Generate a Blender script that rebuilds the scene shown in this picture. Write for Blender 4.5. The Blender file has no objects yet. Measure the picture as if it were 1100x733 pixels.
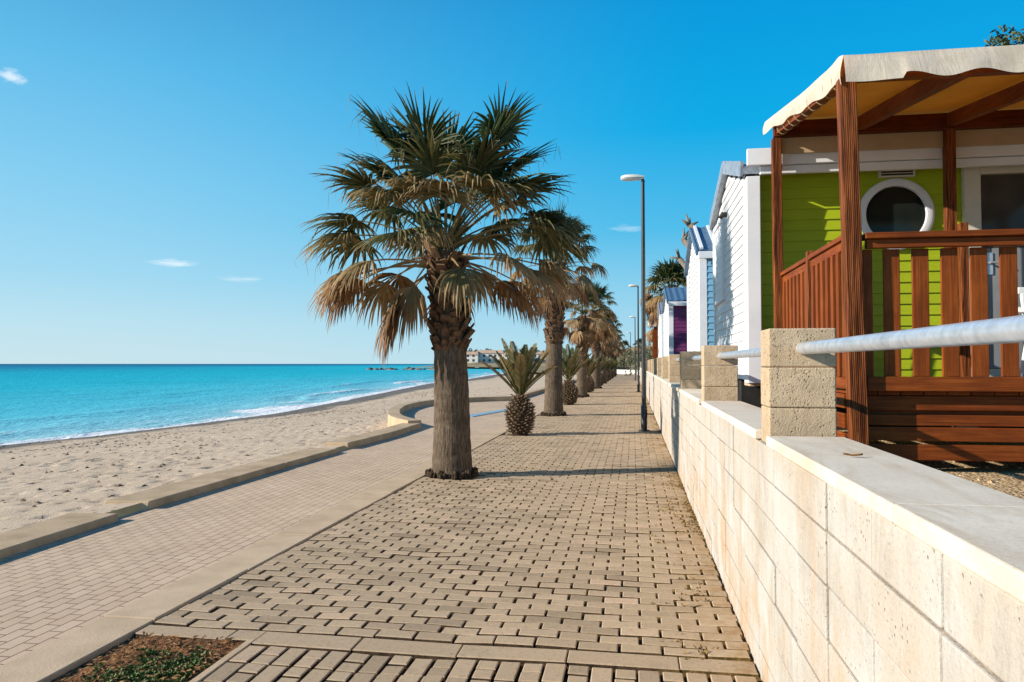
import bpy, math, random
import numpy as np
from mathutils import Vector, Matrix, noise as mnoise

R = math.radians
scene = bpy.context.scene
COL = scene.collection
rng = random.Random(7)

# ------------------------------------------------------------------ helpers
class MB:
    """collects faces for ONE mesh object; c = per-face tone, m = material slot"""
    def __init__(s):
        s.v = []; s.f = []; s.c = []; s.m = []
    def face(s, pts, c=0.0, m=0):
        i = len(s.v); s.v.extend([tuple(p) for p in pts])
        s.f.append(tuple(range(i, i + len(pts)))); s.c.append(c); s.m.append(m)
    def box(s, x0, x1, y0, y1, z0, z1, c=0.0, m=0):
        s.hexa([(x0,y0,z0),(x1,y0,z0),(x1,y1,z0),(x0,y1,z0),(x0,y0,z1),(x1,y0,z1),(x1,y1,z1),(x0,y1,z1)], c, m)
    def hexa(s, p, c=0.0, m=0):
        i = len(s.v); s.v.extend([tuple(q) for q in p])
        for q in ((0,3,2,1),(4,5,6,7),(0,1,5,4),(1,2,6,5),(2,3,7,6),(3,0,4,7)):
            s.f.append(tuple(i + k for k in q)); s.c.append(c); s.m.append(m)
    def beam(s, a, b, w, h, up=(0,0,1), c=0.0, m=0):
        a = Vector(a); b = Vector(b); d = (b - a).normalized(); u = Vector(up)
        sd = d.cross(u).normalized(); u = sd.cross(d)
        sd = sd * (w / 2); u = u * (h / 2)
        s.hexa([a-sd-u, a+sd-u, b+sd-u, b-sd-u, a-sd+u, a+sd+u, b+sd+u, b-sd+u], c, m)
    def tube(s, pts, rad, n=10, c=0.0, m=0, cap=True):
        pts = [Vector(p) for p in pts]
        if not hasattr(rad, '__len__'): rad = [rad] * len(pts)
        rings = []; ref = None
        for k, p in enumerate(pts):
            t = (pts[min(k+1, len(pts)-1)] - pts[max(k-1, 0)]).normalized()
            if ref is None:
                ref = Vector((1,0,0)) if abs(t.x) < .8 else Vector((0,1,0))
            a = (ref - t * ref.dot(t)).normalized(); ref = a; b = t.cross(a)
            i0 = len(s.v); rings.append(i0)
            for j in range(n):
                th = 2 * math.pi * j / n
                s.v.append(tuple(p + (a * math.cos(th) + b * math.sin(th)) * rad[k]))
        for k in range(len(pts) - 1):
            for j in range(n):
                s.f.append((rings[k]+j, rings[k]+(j+1)%n, rings[k+1]+(j+1)%n, rings[k+1]+j)); s.c.append(c); s.m.append(m)
        if cap:
            s.f.append(tuple(rings[0] + j for j in range(n))[::-1]); s.c.append(c); s.m.append(m)
            s.f.append(tuple(rings[-1] + j for j in range(n))); s.c.append(c); s.m.append(m)
    def build(s, name, mats, parent=None, loc=(0,0,0), smooth=False, bevel=0.0, world=False):
        """world=True: verts are in world space, loc is the object's/parent's origin"""
        me = bpy.data.meshes.new(name)
        vs = s.v
        if world:
            vs = [(v[0]-loc[0], v[1]-loc[1], v[2]-loc[2]) for v in vs]
        me.from_pydata(vs, [], s.f)
        if not isinstance(mats, (list, tuple)): mats = [mats]
        for q in mats: me.materials.append(q)
        me.polygons.foreach_set('material_index', s.m)
        at = me.attributes.new('tone', 'FLOAT', 'FACE'); at.data.foreach_set('value', s.c)
        if smooth: me.polygons.foreach_set('use_smooth', [True] * len(me.polygons))
        me.update()
        o = bpy.data.objects.new(name, me); COL.objects.link(o)
        if parent is not None: o.parent = parent
        elif world: o.location = loc
        if bevel:
            b = o.modifiers.new('edge', 'BEVEL'); b.width = bevel; b.segments = 2; b.limit_method = 'ANGLE'; b.angle_limit = R(40)
        return o

def grid_obj(name, P, mats, attrs=None, smooth=True):
    """P: (n,m,3) array -> grid mesh"""
    n, m = P.shape[:2]
    idx = np.arange(n*m).reshape(n, m)
    f = np.stack([idx[:-1,:-1], idx[:-1,1:], idx[1:,1:], idx[1:,:-1]], -1).reshape(-1, 4)
    me = bpy.data.meshes.new(name)
    me.vertices.add(n*m); me.vertices.foreach_set('co', P.reshape(-1).astype(np.float32))
    me.loops.add(f.size); me.loops.foreach_set('vertex_index', f.reshape(-1).astype(np.int32))
    me.polygons.add(len(f)); me.polygons.foreach_set('loop_start', np.arange(0, f.size, 4, dtype=np.int32))
    me.polygons.foreach_set('use_smooth', np.full(len(f), smooth))
    for k, a in (attrs or {}).items():
        at = me.attributes.new(k, 'FLOAT', 'POINT'); at.data.foreach_set('value', a.reshape(-1).astype(np.float32))
    me.materials.append(mats); me.update(calc_edges=True); me.validate()
    o = bpy.data.objects.new(name, me); COL.objects.link(o); return o

def vnoise(x, y, seed=0):
    """numpy value noise in about [-1,1]"""
    rs = np.random.RandomState(seed); T = rs.rand(256, 256) * 2 - 1
    xi = np.floor(x).astype(int); yi = np.floor(y).astype(int); fx = x - xi; fy = y - yi
    fx = fx*fx*(3-2*fx); fy = fy*fy*(3-2*fy)
    a = T[xi & 255, yi & 255]; b = T[(xi+1) & 255, yi & 255]; c = T[xi & 255, (yi+1) & 255]; d = T[(xi+1) & 255, (yi+1) & 255]
    return (a*(1-fx)+b*fx)*(1-fy) + (c*(1-fx)+d*fx)*fy

def tag(o, label=None, cat=None, group=None, kind=None):
    if label: o['label'] = label
    if cat: o['category'] = cat
    if group: o['group'] = group
    if kind: o['kind'] = kind
    return o
def thing(name, label, cat, loc=(0,0,0), group=None):
    o = bpy.data.objects.new(name, None); COL.objects.link(o); o.location = loc; o.empty_display_size = .2
    return tag(o, label, cat, group)
def dup(o, parent=None):
    c = o.copy(); COL.objects.link(c)
    if parent is not None: c.parent = parent
    for ch in [q for q in o.children]: dup(ch, c)
    return c

# ------------------------------------------------------------------ materials
class NT:
    def __init__(s, name):
        s.m = bpy.data.materials.new(name); s.m.use_nodes = True; s.t = s.m.node_tree
        s.t.nodes.clear()
        s.out = s.n('ShaderNodeOutputMaterial')
    def n(s, ty, **kw):
        q = s.t.nodes.new(ty)
        for k, v in kw.items():
            if k.startswith('i_'):
                key = k[2:]; key = int(key) if key.isdigit() else key.replace('_', ' ')
                q.inputs[key].default_value = v
            else: setattr(q, k, v)
        return q
    def l(s, a, b): s.t.links.new(a, b)
    def coords(s, scale=(1,1,1), world=True):
        if world: src = s.n('ShaderNodeNewGeometry').outputs['Position']
        else: src = s.n('ShaderNodeTexCoord').outputs['Object']
        mp = s.n('ShaderNodeMapping'); mp.inputs['Scale'].default_value = scale
        s.l(src, mp.inputs['Vector']); return mp.outputs['Vector']
    def noise(s, vec, scale, detail=4, rough=.6, dist=0):
        q = s.n('ShaderNodeTexNoise', i_Scale=scale, i_Detail=detail, i_Roughness=rough, i_Distortion=dist)
        s.l(vec, q.inputs['Vector']); return q.outputs['Fac']
    def ramp(s, fac, stops, interp='LINEAR'):
        q = s.n('ShaderNodeValToRGB'); e = q.color_ramp.elements; q.color_ramp.interpolation = interp
        while len(e) > 1: e.remove(e[0])
        for k, (p, c) in enumerate(stops):
            if k == 0: el = e[0]; el.position = p
            else: el = e.new(p)
            el.color = (c[0], c[1], c[2], 1) if hasattr(c, '__len__') else (c, c, c, 1)
        s.l(fac, q.inputs['Fac']); return q.outputs['Color']
    def mix(s, fac, a, b, mode='MIX'):
        q = s.n('ShaderNodeMix', data_type='RGBA', blend_type=mode)
        for sock, v in ((q.inputs['Factor'], fac), (q.inputs[6], a), (q.inputs[7], b)):
            if hasattr(v, 'is_linked') or hasattr(v, 'links'): s.l(v, sock)
            elif hasattr(v, '__len__'): sock.default_value = (v[0], v[1], v[2], 1)
            elif sock is q.inputs['Factor'] or sock == q.inputs['Factor']: sock.default_value = v
            else: sock.default_value = (v, v, v, 1)
        return q.outputs[2]
    def math(s, op, a, b=None, clamp=False):
        q = s.n('ShaderNodeMath', operation=op, use_clamp=clamp)
        for k, v in ((0, a), (1, b)):
            if v is None: continue
            if hasattr(v, 'links'): s.l(v, q.inputs[k])
            else: q.inputs[k].default_value = v
        return q.outputs[0]
    def attr(s, name): return s.n('ShaderNodeAttribute', attribute_name=name).outputs['Fac']
    def bump(s, h, strength=.3, dist=.01, normal=None):
        q = s.n('ShaderNodeBump', i_Strength=strength, i_Distance=dist); s.l(h, q.inputs['Height'])
        if normal is not None: s.l(normal, q.inputs['Normal'])
        return q.outputs['Normal']
    def bsdf(s, col, rough=.7, spec=.3, normal=None, metal=0.0):
        q = s.n('ShaderNodeBsdfPrincipled', i_Metallic=metal)
        for key, v in (('Base Color', col), ('Roughness', rough), ('Specular IOR Level', spec)):
            if hasattr(v, 'links'): s.l(v, q.inputs[key])
            elif hasattr(v, '__len__'): q.inputs[key].default_value = (v[0], v[1], v[2], 1)
            else: q.inputs[key].default_value = v
        if normal is not None: s.l(normal, q.inputs['Normal'])
        return q.outputs[0]
    def done(s, sh): s.l(sh, s.out.inputs['Surface']); return s.m

def mat_basic(name, c1, c2, scale=6, rough=.75, spec=.25, bump=.3, bscale=40, dist=.005, tone=0.0, metal=0.0, stretch=(1,1,1)):
    t = NT(name); v = t.coords(stretch)
    f = t.noise(v, scale, 5, .6)
    if tone:
        f = t.math('ADD', f, t.math('MULTIPLY', t.attr('tone'), tone))
    col = t.ramp(f, [(.3, c1), (.7, c2)])
    nrm = t.bump(t.noise(v, bscale, 4, .6), bump, dist) if bump else None
    return t.done(t.bsdf(col, rough, spec, nrm, metal))

def mat_wood(name, c1, c2, axis, c3=None):
    """grain runs along axis; sawn, stained timber"""
    st = [75, 75, 75]; st[axis] = 2.6
    t = NT(name); v = t.coords(st)
    g = t.noise(v, 1.0, 5, .65, .6)
    v2 = t.coords((3,3,3)); b = t.noise(v2, 1.2, 3)
    f = t.math('ADD', g, t.math('MULTIPLY', t.math('SUBTRACT', b, .5), .5))
    f = t.math('ADD', f, t.math('MULTIPLY', t.attr('tone'), .18))
    col = t.ramp(f, [(.12, c1), (.55, c2), (.95, c3 or c2)])
    nrm = t.bump(g, .35, .004)
    return t.done(t.bsdf(col, .55, .14, nrm))

W1, W2, W3 = (.05,.011,.003), (.175,.039,.007), (.34,.088,.015)
M = {}
M['wood_x'] = mat_wood('stained_timber_x', W1, W2, 0, W3)
M['wood_y'] = mat_wood('stained_timber_y', W1, W2, 1, W3)
M['wood_z'] = mat_wood('stained_timber_z', W1, W2, 2, W3)
def mat_post():
    t = NT('grooved_post_timber'); sp = t.n('ShaderNodeSeparateXYZ'); g = t.n('ShaderNodeNewGeometry'); t.l(g.outputs['Position'], sp.inputs[0])
    u = t.math('ADD', t.math('ADD', sp.outputs[0], sp.outputs[1]), t.math('MULTIPLY', sp.outputs[2], .028))
    wv = t.math('SINE', t.math('MULTIPLY', u, 520.0))
    gn = t.noise(t.coords((40,40,1.8)), 1.0, 5, .7, .5)
    f = t.math('ADD', t.math('MULTIPLY', wv, .10), gn)
    col = t.ramp(f, [(.34, (.022,.006,.002)), (.5, (.13,.032,.008)), (.68, (.36,.12,.035))])
    return t.done(t.bsdf(col, .6, .12, t.bump(f, .8, .006)))
M['post'] = mat_post()
M['concrete'] = mat_basic('kerb_concrete', (.44,.32,.205), (.58,.435,.295), 3.5, .85, .2, .5, 90, .004, tone=.12)
M['kerbface'] = mat_basic('beach_kerb_concrete', (.36,.26,.165), (.56,.42,.275), 3.0, .88, .15, .6, 70, .006)
M['galv'] = mat_basic('galvanised_steel', (.42,.46,.52), (.66,.70,.76), 22, .34, .5, .05, 60, .001, metal=.55)
M['black_metal'] = mat_basic('black_painted_metal', (.012,.013,.014), (.03,.031,.033), 8, .42, .5, .05, 60, .001)
M['lamp_cream'] = mat_basic('luminaire_cream', (.62,.60,.52), (.74,.72,.66), 14, .35, .5, 0)
M['lens'] = mat_basic('luminaire_lens', (.42,.44,.44), (.52,.54,.54), 14, .2, .5, 0)
M['white_trim'] = mat_basic('white_trim_paint', (.70,.71,.73), (.80,.80,.81), 2.5, .45, .4, .04, 50, .001)
M['cream_trim'] = mat_basic('cream_trim_paint', (.62,.55,.44), (.72,.66,.55), 2.5, .5, .4, .04, 50, .001)
M['shaded_trim'] = mat_basic('shaded_cream_paint', (.40,.28,.16), (.50,.36,.22), 2.5, .6, .25, .1, 50, .002)  # cream fascia toned down to tan: porch shade put into the paint
M['dark_under'] = mat_basic('dark_steel_and_void', (.012,.011,.010), (.035,.032,.03), 6, .7, .3, .2, 40, .003)
M['plastic_white'] = mat_basic('white_plastic', (.72,.72,.70), (.80,.80,.79), 4, .35, .5, 0)
M['soil'] = mat_basic('dry_soil_litter', (.12,.05,.022), (.44,.22,.10), 55, .95, .1, 1.0, 120, .02)
M['dry_leaf'] = mat_basic('dry_leaf', (.22,.11,.04), (.36,.20,.09), 40, .8, .2, .2, 90, .002)
M['blue_paint'] = mat_basic('blue_ground_paint', (.18,.34,.46), (.28,.46,.58), 5, .6, .3, .2, 80, .002)
M['bark'] = mat_basic('grey_bark', (.10,.075,.055), (.27,.22,.17), 9, .9, .15, .9, 30, .02, stretch=(1,1,.4))
M['sand_fleck'] = mat_basic('footprint_shade_and_seaweed', (.05,.032,.02), (.24,.17,.11), 9, .9, .1, .4, 60, .01, tone=.5)  # dark colour stands for footprint shade, besides bits of weed
M['rock'] = mat_basic('breakwater_rock', (.10,.09,.08), (.26,.23,.2), 1.5, .9, .2, .8, 6, .1)
M['roof_tile'] = mat_basic('terracotta_roof', (.40,.27,.19), (.52,.37,.27), .6, .85, .2, 0)
M['far_white'] = mat_basic('limewash', (.66,.62,.57), (.78,.75,.70), .3, .85, .2, 0)
M['dark_window'] = mat_basic('dark_opening', (.03,.03,.035), (.07,.07,.08), .3, .4, .4, 0)

def mat_siding(name, c1, c2):
    t = NT(name); v = t.coords((1,1,1))
    f = t.noise(v, 1.3, 5, .6); f2 = t.noise(t.coords((2,2,40)), 1.0, 3)
    f = t.math('ADD', t.math('MULTIPLY', f, .6), t.math('MULTIPLY', f2, .4))
    col = t.ramp(f, [(.3, c1), (.7, c2)])
    nrm = t.bump(t.noise(t.coords((8,8,60)), 2.0, 4), .12, .002)
    return t.done(t.bsdf(col, .5, .35, nrm))
M['side_white'] = mat_siding('white_lap_siding', (.66,.66,.66), (.74,.74,.73))
M['side_green'] = mat_siding('lime_green_lap_siding', (.31,.39,.008), (.42,.50,.014))
M['side_blue'] = mat_siding('sky_blue_lap_siding', (.16,.38,.55), (.22,.46,.62))
M['side_purple'] = mat_siding('plum_lap_siding', (.11,.018,.085), (.16,.03,.12))

def mat_roof_metal(name, c1, c2):
    t = NT(name); v = t.coords((1,1,1))
    col = t.ramp(t.noise(v, 14, 5, .7), [(.3, c1), (.7, c2)])
    return t.done(t.bsdf(col, .45, .5, t.bump(t.noise(v, 9, 3), .3, .01), .3))
M['roof_grey'] = mat_roof_metal('weathered_roof_sheet', (.16,.19,.23), (.42,.46,.52))
M['roof_blue'] = mat_roof_metal('blue_roof_sheet', (.07,.13,.21), (.16,.26,.38))

def mat_glass(name, c):
    t = NT(name); v = t.coords((1,1,1))
    return t.done(t.bsdf(t.ramp(t.noise(v, 2, 2), [(.3, c), (.7, tuple(k*1.8 for k in c))]), .08, .22))
M['glass'] = mat_glass('dark_window_glass', (.010,.014,.012))
M['glass_door'] = mat_glass('smoky_door_glass', (.045,.04,.034))

def mat_paver():
    t = NT('concrete_paver'); v = t.coords()
    tone = t.attr('tone')
    base = t.ramp(tone, [(0, (.30,.22,.145)), (.4, (.455,.335,.22)), (.75, (.52,.385,.255)), (1, (.60,.42,.285))])
    big = t.noise(v, .55, 4, .6); col = t.mix(t.math('MULTIPLY', big, .5), base, (.44,.335,.22), 'MIX')
    fine = t.noise(v, 210, 3, .7); col = t.mix(.45, col, t.ramp(fine, [(.3, .55), (.7, 1.3)]), 'MULTIPLY')
    x = t.n('ShaderNodeSeparateXYZ'); t.l(v, x.inputs[0])
    near = t.ramp(x.outputs[0], [(0, 0), (.2, .15), (.53, 1)])       # ochre dirt washed along the wall's foot
    dirt = t.math('MULTIPLY', near, t.ramp(t.noise(v, 7, 6, .7), [(.42, 0), (.62, 1)]))
    col = t.mix(t.math('MULTIPLY', dirt, .75), col, (.30,.165,.06))
    st = t.ramp(t.noise(v, 2.3, 6, .72, .4), [(.56, 0), (.72, 1)])
    col = t.mix(t.math('MULTIPLY', st, .35), col, (.23,.17,.12))
    sp2 = t.ramp(t.noise(v, 38, 6, .8), [(.33, 0.45), (.47, 1.0)]); col = t.mix(.6, col, sp2, 'MULTIPLY')
    h = t.math('ADD', t.noise(v, 260, 3, .7), t.math('MULTIPLY', t.noise(v, 40, 3), .8))
    return t.done(t.bsdf(col, .85, .18, t.bump(h, .5, .003)))
M['paver'] = mat_paver()

def mat_joint():
    t = NT('joint_sand'); v = t.coords()
    x = t.n('ShaderNodeSeparateXYZ'); t.l(v, x.inputs[0])
    f = t.noise(v, 24, 5, .7)
    a = t.ramp(f, [(.35, (.045,.028,.018)), (.7, (.13,.085,.05))])
    b = t.ramp(f, [(.35, (.07,.05,.015)), (.55, (.22,.14,.05)), (.7, (.36,.25,.12))])
    col = t.mix(t.ramp(x.outputs[0], [(0, 0), (.25, .9), (.5, 1)]), a, b)
    return t.done(t.bsdf(col, .95, .1, t.bump(t.noise(v, 120, 4, .7), 1, .01)))
M['joint'] = mat_joint()

def mat_farpave():
    t = NT('distant_pavers'); v = t.coords()
    br = t.n('ShaderNodeTexBrick', i_Scale=1.0, offset=.5); t.l(v, br.inputs['Vector'])
    br.inputs['Color1'].default_value = (.46,.33,.21,1); br.inputs['Color2'].default_value = (.54,.39,.26,1); br.inputs['Mortar'].default_value = (.10,.065,.04,1)
    br.inputs['Mortar Size'].default_value = .008; br.inputs['Brick Width'].default_value = .214; br.inputs['Row Height'].default_value = .107
    return t.done(t.bsdf(br.outputs[0], .9, .15))
M['farpave'] = mat_farpave()

def mat_footpath():
    t = NT('small_pink_pavers')
    geo = t.n('ShaderNodeNewGeometry'); sp = t.n('ShaderNodeSeparateXYZ'); t.l(geo.outputs['Position'], sp.inputs[0])
    cb = t.n('ShaderNodeCombineXYZ'); t.l(sp.outputs[1], cb.inputs[0]); t.l(sp.outputs[0], cb.inputs[1])
    br = t.n('ShaderNodeTexBrick', i_Scale=1.0, offset=.5); t.l(cb.outputs[0], br.inputs['Vector'])
    br.inputs['Color1'].default_value = (.58,.43,.305,1); br.inputs['Color2'].default_value = (.65,.495,.36,1); br.inputs['Mortar'].default_value = (.24,.16,.11,1)
    br.inputs['Mortar Size'].default_value = .0045; br.inputs['Mortar Smooth'].default_value = .35
    br.inputs['Brick Width'].default_value = .165; br.inputs['Row Height'].default_value = .083; br.inputs['Bias'].default_value = -.1
    v = t.coords()
    col = t.mix(.5, br.outputs[0], t.ramp(t.noise(v, 1.1, 6, .65), [(.3, (.78,.74,.70)), (.7, (1.12,1.1,1.08))]), 'MULTIPLY')
    sand = t.ramp(t.noise(v, .9, 6, .7, .5), [(.48, 0), (.68, 1)])
    col = t.mix(t.math('MULTIPLY', sand, .75), col, (.62,.47,.32))
    h = t.math('ADD', t.math('MULTIPLY', br.outputs['Fac'], -1.2), t.math('MULTIPLY', t.noise(v, 160, 3), .4))
    return t.done(t.bsdf(col, .85, .2, t.bump(h, .8, .006)))
M['footpath'] = mat_footpath()

def mat_sand():
    t = NT('beach_sand'); v = t.coords()
    wet = t.attr('wet')
    n1 = t.noise(v, 1.4, 6, .7); n2 = t.noise(v, 60, 4, .75)
    dry = t.ramp(n1, [(.3, (.52,.395,.28)), (.7, (.66,.52,.385))])
    dry = t.mix(.5, dry, t.ramp(n2, [(.28, .45), (.55, 1.08), (.8, 1.25)]), 'MULTIPLY')
    spot_cells = t.n('ShaderNodeTexVoronoi', i_Scale=7.0); t.l(v, spot_cells.inputs['Vector'])
    spot = t.math('MULTIPLY', t.ramp(spot_cells.outputs['Distance'], [(.12, 1), (.24, 0)]), t.ramp(t.noise(v, 1.7, 4), [(.46, 0), (.6, 1)]))
    dry = t.mix(t.math('MULTIPLY', spot, .8), dry, (.10,.07,.045))  # footprint shadows painted as dark spots in the sand colour
    wetc = t.ramp(t.noise(v, 6, 6, .75), [(.35, (.085,.06,.042)), (.65, (.25,.19,.14))])
    col = t.mix(wet, dry, wetc)
    h = t.math('ADD', t.math('MULTIPLY', t.noise(v, 18, 5, .75), .7), t.math('MULTIPLY', t.noise(v, 70, 4, .7), .5))
    rough = t.ramp(wet, [(0, .95), (1, .55)])
    return t.done(t.bsdf(col, rough, .15, t.bump(h, .6, .03)))
M['sand'] = mat_sand()

def mat_sea():
    t = NT('sea_water'); v = t.coords()
    d = t.attr('dist'); foam = t.attr('foam')
    lg = t.math('DIVIDE', t.math('LOGARITHM', t.math('ADD', d, 1.0), 10.0), 4.0)
    pt = t.noise(t.coords((.012,.03,.03)), 1.0, 5, .65)
    lg2 = t.math('ADD', lg, t.math('MULTIPLY', t.math('SUBTRACT', pt, .5), .10))
    col = t.ramp(lg2, [(0, (.42,.60,.60)), (.14, (.26,.58,.66)), (.26, (.09,.52,.64)), (.40, (.012,.46,.58)), (.48, (.002,.43,.56)), (.55, (.001,.36,.50)), (.60, (.001,.24,.39)), (.66, (.001,.17,.32)), (.8, (.001,.14,.27)), (1, (.001,.10,.21))])
    stk = t.noise(t.coords((.30,.05,1)), 1.0, 6, .7, .4); col = t.mix(.8, col, t.ramp(stk, [(.3, (.72,.80,.84)), (.55, (1,1,1)), (.75, (1.12,1.07,1.05))]), 'MULTIPLY')
    fn = t.noise(t.coords((.9,2.2,2)), 2.2, 6, .72, .3)
    fm = t.math('GREATER_THAN', foam, .001)
    f = t.ramp(t.math('ADD', foam, t.math('SUBTRACT', fn, .5)), [(.42, 0), (.62, 1)])
    f = t.math('MULTIPLY', f, fm)
    col = t.mix(f, col, (.78,.80,.82))
    w1 = t.noise(t.coords((.9,.35,1)), 1.2, 5, .65, .3); w2 = t.noise(t.coords((4,1.6,1)), 1.3, 4, .6)
    h = t.math('ADD', w1, t.math('MULTIPLY', w2, .35))
    nrm = t.bump(h, .8, .25)
    d_ = t.n('ShaderNodeBsdfDiffuse'); t.l(col, d_.inputs['Color']); t.l(nrm, d_.inputs['Normal'])
    g_ = t.n('ShaderNodeBsdfGlossy', i_Roughness=.22); t.l(nrm, g_.inputs['Normal'])
    mx = t.n('ShaderNodeMixShader'); t.l(t.math('SUBTRACT', .10, t.math('MULTIPLY', f, .10)), mx.inputs[0]); t.l(d_.outputs[0], mx.inputs[1]); t.l(g_.outputs[0], mx.inputs[2])
    return t.done(mx.outputs[0])
M['sea'] = mat_sea()

def mat_wall():
    t = NT('whitewashed_block'); v = t.coords()
    sp = t.n('ShaderNodeSeparateXYZ'); t.l(v, sp.inputs[0]); z = sp.outputs[2]
    base = t.ramp(t.noise(v, 2.2, 6, .65), [(.3, (.42,.39,.345)), (.5, (.48,.455,.415)), (.7, (.525,.505,.475))])
    base = t.mix(t.math('MULTIPLY', t.attr('tone'), .45), base, (.46,.39,.31))
    # rusty-ochre run stains and splash zone at the foot
    st = t.noise(t.coords((1, 2.6, 1.25)), 1.35, 7, .72, .25)
    zz = t.ramp(z, [(0, 1), (.3, .85), (.62, .5), (.9, .30), (1.0, .45)])
    k = t.math('MULTIPLY', t.ramp(st, [(.45, 0), (.66, 1)]), zz)
    col = t.mix(t.math('MULTIPLY', k, 1.0, True), base, (.45,.28,.14))
    gr = t.ramp(t.noise(t.coords((3, 3.2, 1.1)), 1.6, 6, .75, .8), [(.50, 0), (.64, 1)])
    col = t.mix(t.math('MULTIPLY', gr, .42), col, (.30,.265,.225))
    pit = t.noise(v, 130, 4, .7)
    col = t.mix(.55, col, t.ramp(t.noise(v, 75, 5, .8), [(.30, .55), (.46, 1.0), (.7, 1.08)]), 'MULTIPLY')
    vp = t.n('ShaderNodeTexVoronoi', i_Scale=48.0); t.l(v, vp.inputs['Vector'])
    dots = t.math('MULTIPLY', t.ramp(vp.outputs['Distance'], [(.10, 1), (.20, 0)]), t.ramp(t.noise(v, 6, 4), [(.5, 0), (.62, 1)]))
    col = t.mix(t.math('MULTIPLY', dots, .65), col, (.16,.125,.09))
    h = t.math('ADD', t.math('ADD', t.math('MULTIPLY', pit, .7), t.noise(v, 22, 4, .6)), t.math('MULTIPLY', dots, -1.5))
    return t.done(t.bsdf(col, .9, .12, t.bump(h, .7, .006)))
M['wall'] = mat_wall()

def mat_mortar():
    return mat_basic('rough_mortar', (.20,.16,.115), (.36,.30,.23), 30, .95, .1, 1, 60, .012)
M['mortar'] = mat_mortar()

def mat_coping():
    t = NT('coping_stone'); v = t.coords()
    base = t.ramp(t.noise(v, 3, 6, .65), [(.3, (.64,.55,.45)), (.7, (.76,.69,.58))])
    st = t.ramp(t.noise(t.coords((5,1.1,1)), 1.3, 6, .7, .5), [(.5, 0), (.72, 1)])
    col = t.mix(t.math('MULTIPLY', st, .6), base, (.45,.31,.17))
    sp = t.ramp(t.noise(v, 90, 4, .8), [(.30, .7), (.5, 1.0)]); col = t.mix(.6, col, sp, 'MULTIPLY')
    return t.done(t.bsdf(col, .7, .25, t.bump(t.noise(v, 50, 5, .7), .35, .003)))
M['coping'] = mat_coping()

def mat_pillar():
    t = NT('rough_block_pillar'); v = t.coords()
    base = t.ramp(t.noise(v, 7, 6, .7), [(.3, (.46,.335,.21)), (.7, (.64,.49,.33))])
    vo = t.n('ShaderNodeTexVoronoi', i_Scale=75.0); t.l(v, vo.inputs['Vector'])
    hole = t.math('MULTIPLY', t.ramp(vo.outputs['Distance'], [(.16, 0), (.34, 1)]), 1.0)
    gate = t.ramp(t.noise(v, 20, 4, .7), [(.46, 0), (.6, 1)])
    pit = t.math('MULTIPLY', t.math('SUBTRACT', 1.0, hole), gate)
    col = t.mix(t.math('MULTIPLY', pit, .5), base, (.16,.11,.07))
    h = t.math('ADD', t.math('MULTIPLY', pit, -1.6), t.math('ADD', t.noise(v, 160, 4, .75), t.noise(v, 34, 4, .6)))
    return t.done(t.bsdf(col, .93, .12, t.bump(h, .8, .008)))
M['pillar'] = mat_pillar()

def mat_gravel():
    t = NT('gravelly_ground'); v = t.coords()
    vo = t.n('ShaderNodeTexVoronoi', i_Scale=42.0); t.l(v, vo.inputs['Vector'])
    c = t.ramp(t.noise(v, 14, 6, .75), [(.3, (.34,.22,.11)), (.55, (.58,.41,.23)), (.75, (.74,.60,.42))])
    h = t.math('ADD', t.math('MULTIPLY', vo.outputs['Distance'], -1.0), t.noise(v, 18, 5, .7))
    return t.done(t.bsdf(c, .95, .1, t.bump(h, 1.0, .02)))
M['gravel'] = mat_gravel()

def mat_land():
    return mat_basic('dry_scrub_land', (.16,.14,.07), (.40,.31,.20), .12, .95, .1, .5, .8, .2)
M['land'] = mat_land()

def mat_frond():
    """tone 0 = dark green, .5 = olive/straw, 1 = dead brown"""
    t = NT('palm_frond'); v = t.coords()
    f = t.math('ADD', t.attr('tone'), t.math('MULTIPLY', t.math('SUBTRACT', t.noise(v, 11, 4), .5), .3))
    col = t.ramp(f, [(0, (.026,.048,.016)), (.28, (.055,.075,.022)), (.48, (.17,.145,.055)), (.64, (.38,.255,.12)), (.82, (.33,.18,.075)), (1, (.17,.085,.036))])
    d = t.bsdf(col, .55, .3)
    tr = t.n('ShaderNodeBsdfTranslucent'); t.l(col, tr.inputs['Color'])
    mx = t.n('ShaderNodeMixShader'); mx.inputs[0].default_value = .25; t.l(d, mx.inputs[1]); t.l(tr.outputs[0], mx.inputs[2])
    return t.done(mx.outputs[0])
M['frond'] = mat_frond()

def mat_trunk():
    t = NT('palm_trunk_bark'); v = t.coords((58,58,8.0), world=False)
    f = t.noise(v, 1.0, 6, .7, .3); b = t.noise(t.coords((3,3,9), world=False), 1.2, 4)
    col = t.ramp(t.math('ADD', t.math('MULTIPLY', f, .75), t.math('MULTIPLY', b, .25)), [(.34, (.04,.028,.02)), (.52, (.13,.094,.064)), (.70, (.26,.20,.145))])
    ring = t.noise(t.coords((.6,.6,15), world=False), 1.0, 3, .6)
    h = t.math('ADD', f, t.math('MULTIPLY', ring, .4))
    return t.done(t.bsdf(col, .9, .12, t.bump(h, 1.0, .02)))
M['trunk'] = mat_trunk()
M['boot'] = mat_basic('old_leaf_bases', (.016,.009,.006), (.19,.11,.062), 18, .85, .2, .6, 60, .01, tone=.35)
M['roots'] = mat_basic('dark_root_fibre', (.03,.02,.013), (.11,.075,.05), 22, .95, .1, 1, 50, .02)
M['stub'] = mat_basic('frond_stubs', (.06,.04,.025), (.20,.14,.09), 18, .9, .15, .5, 60, .01, tone=.4)
M['leaf'] = mat_basic('tree_leaf', (.02,.032,.012), (.07,.085,.03), 3, .6, .3, 0, tone=.5)
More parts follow.
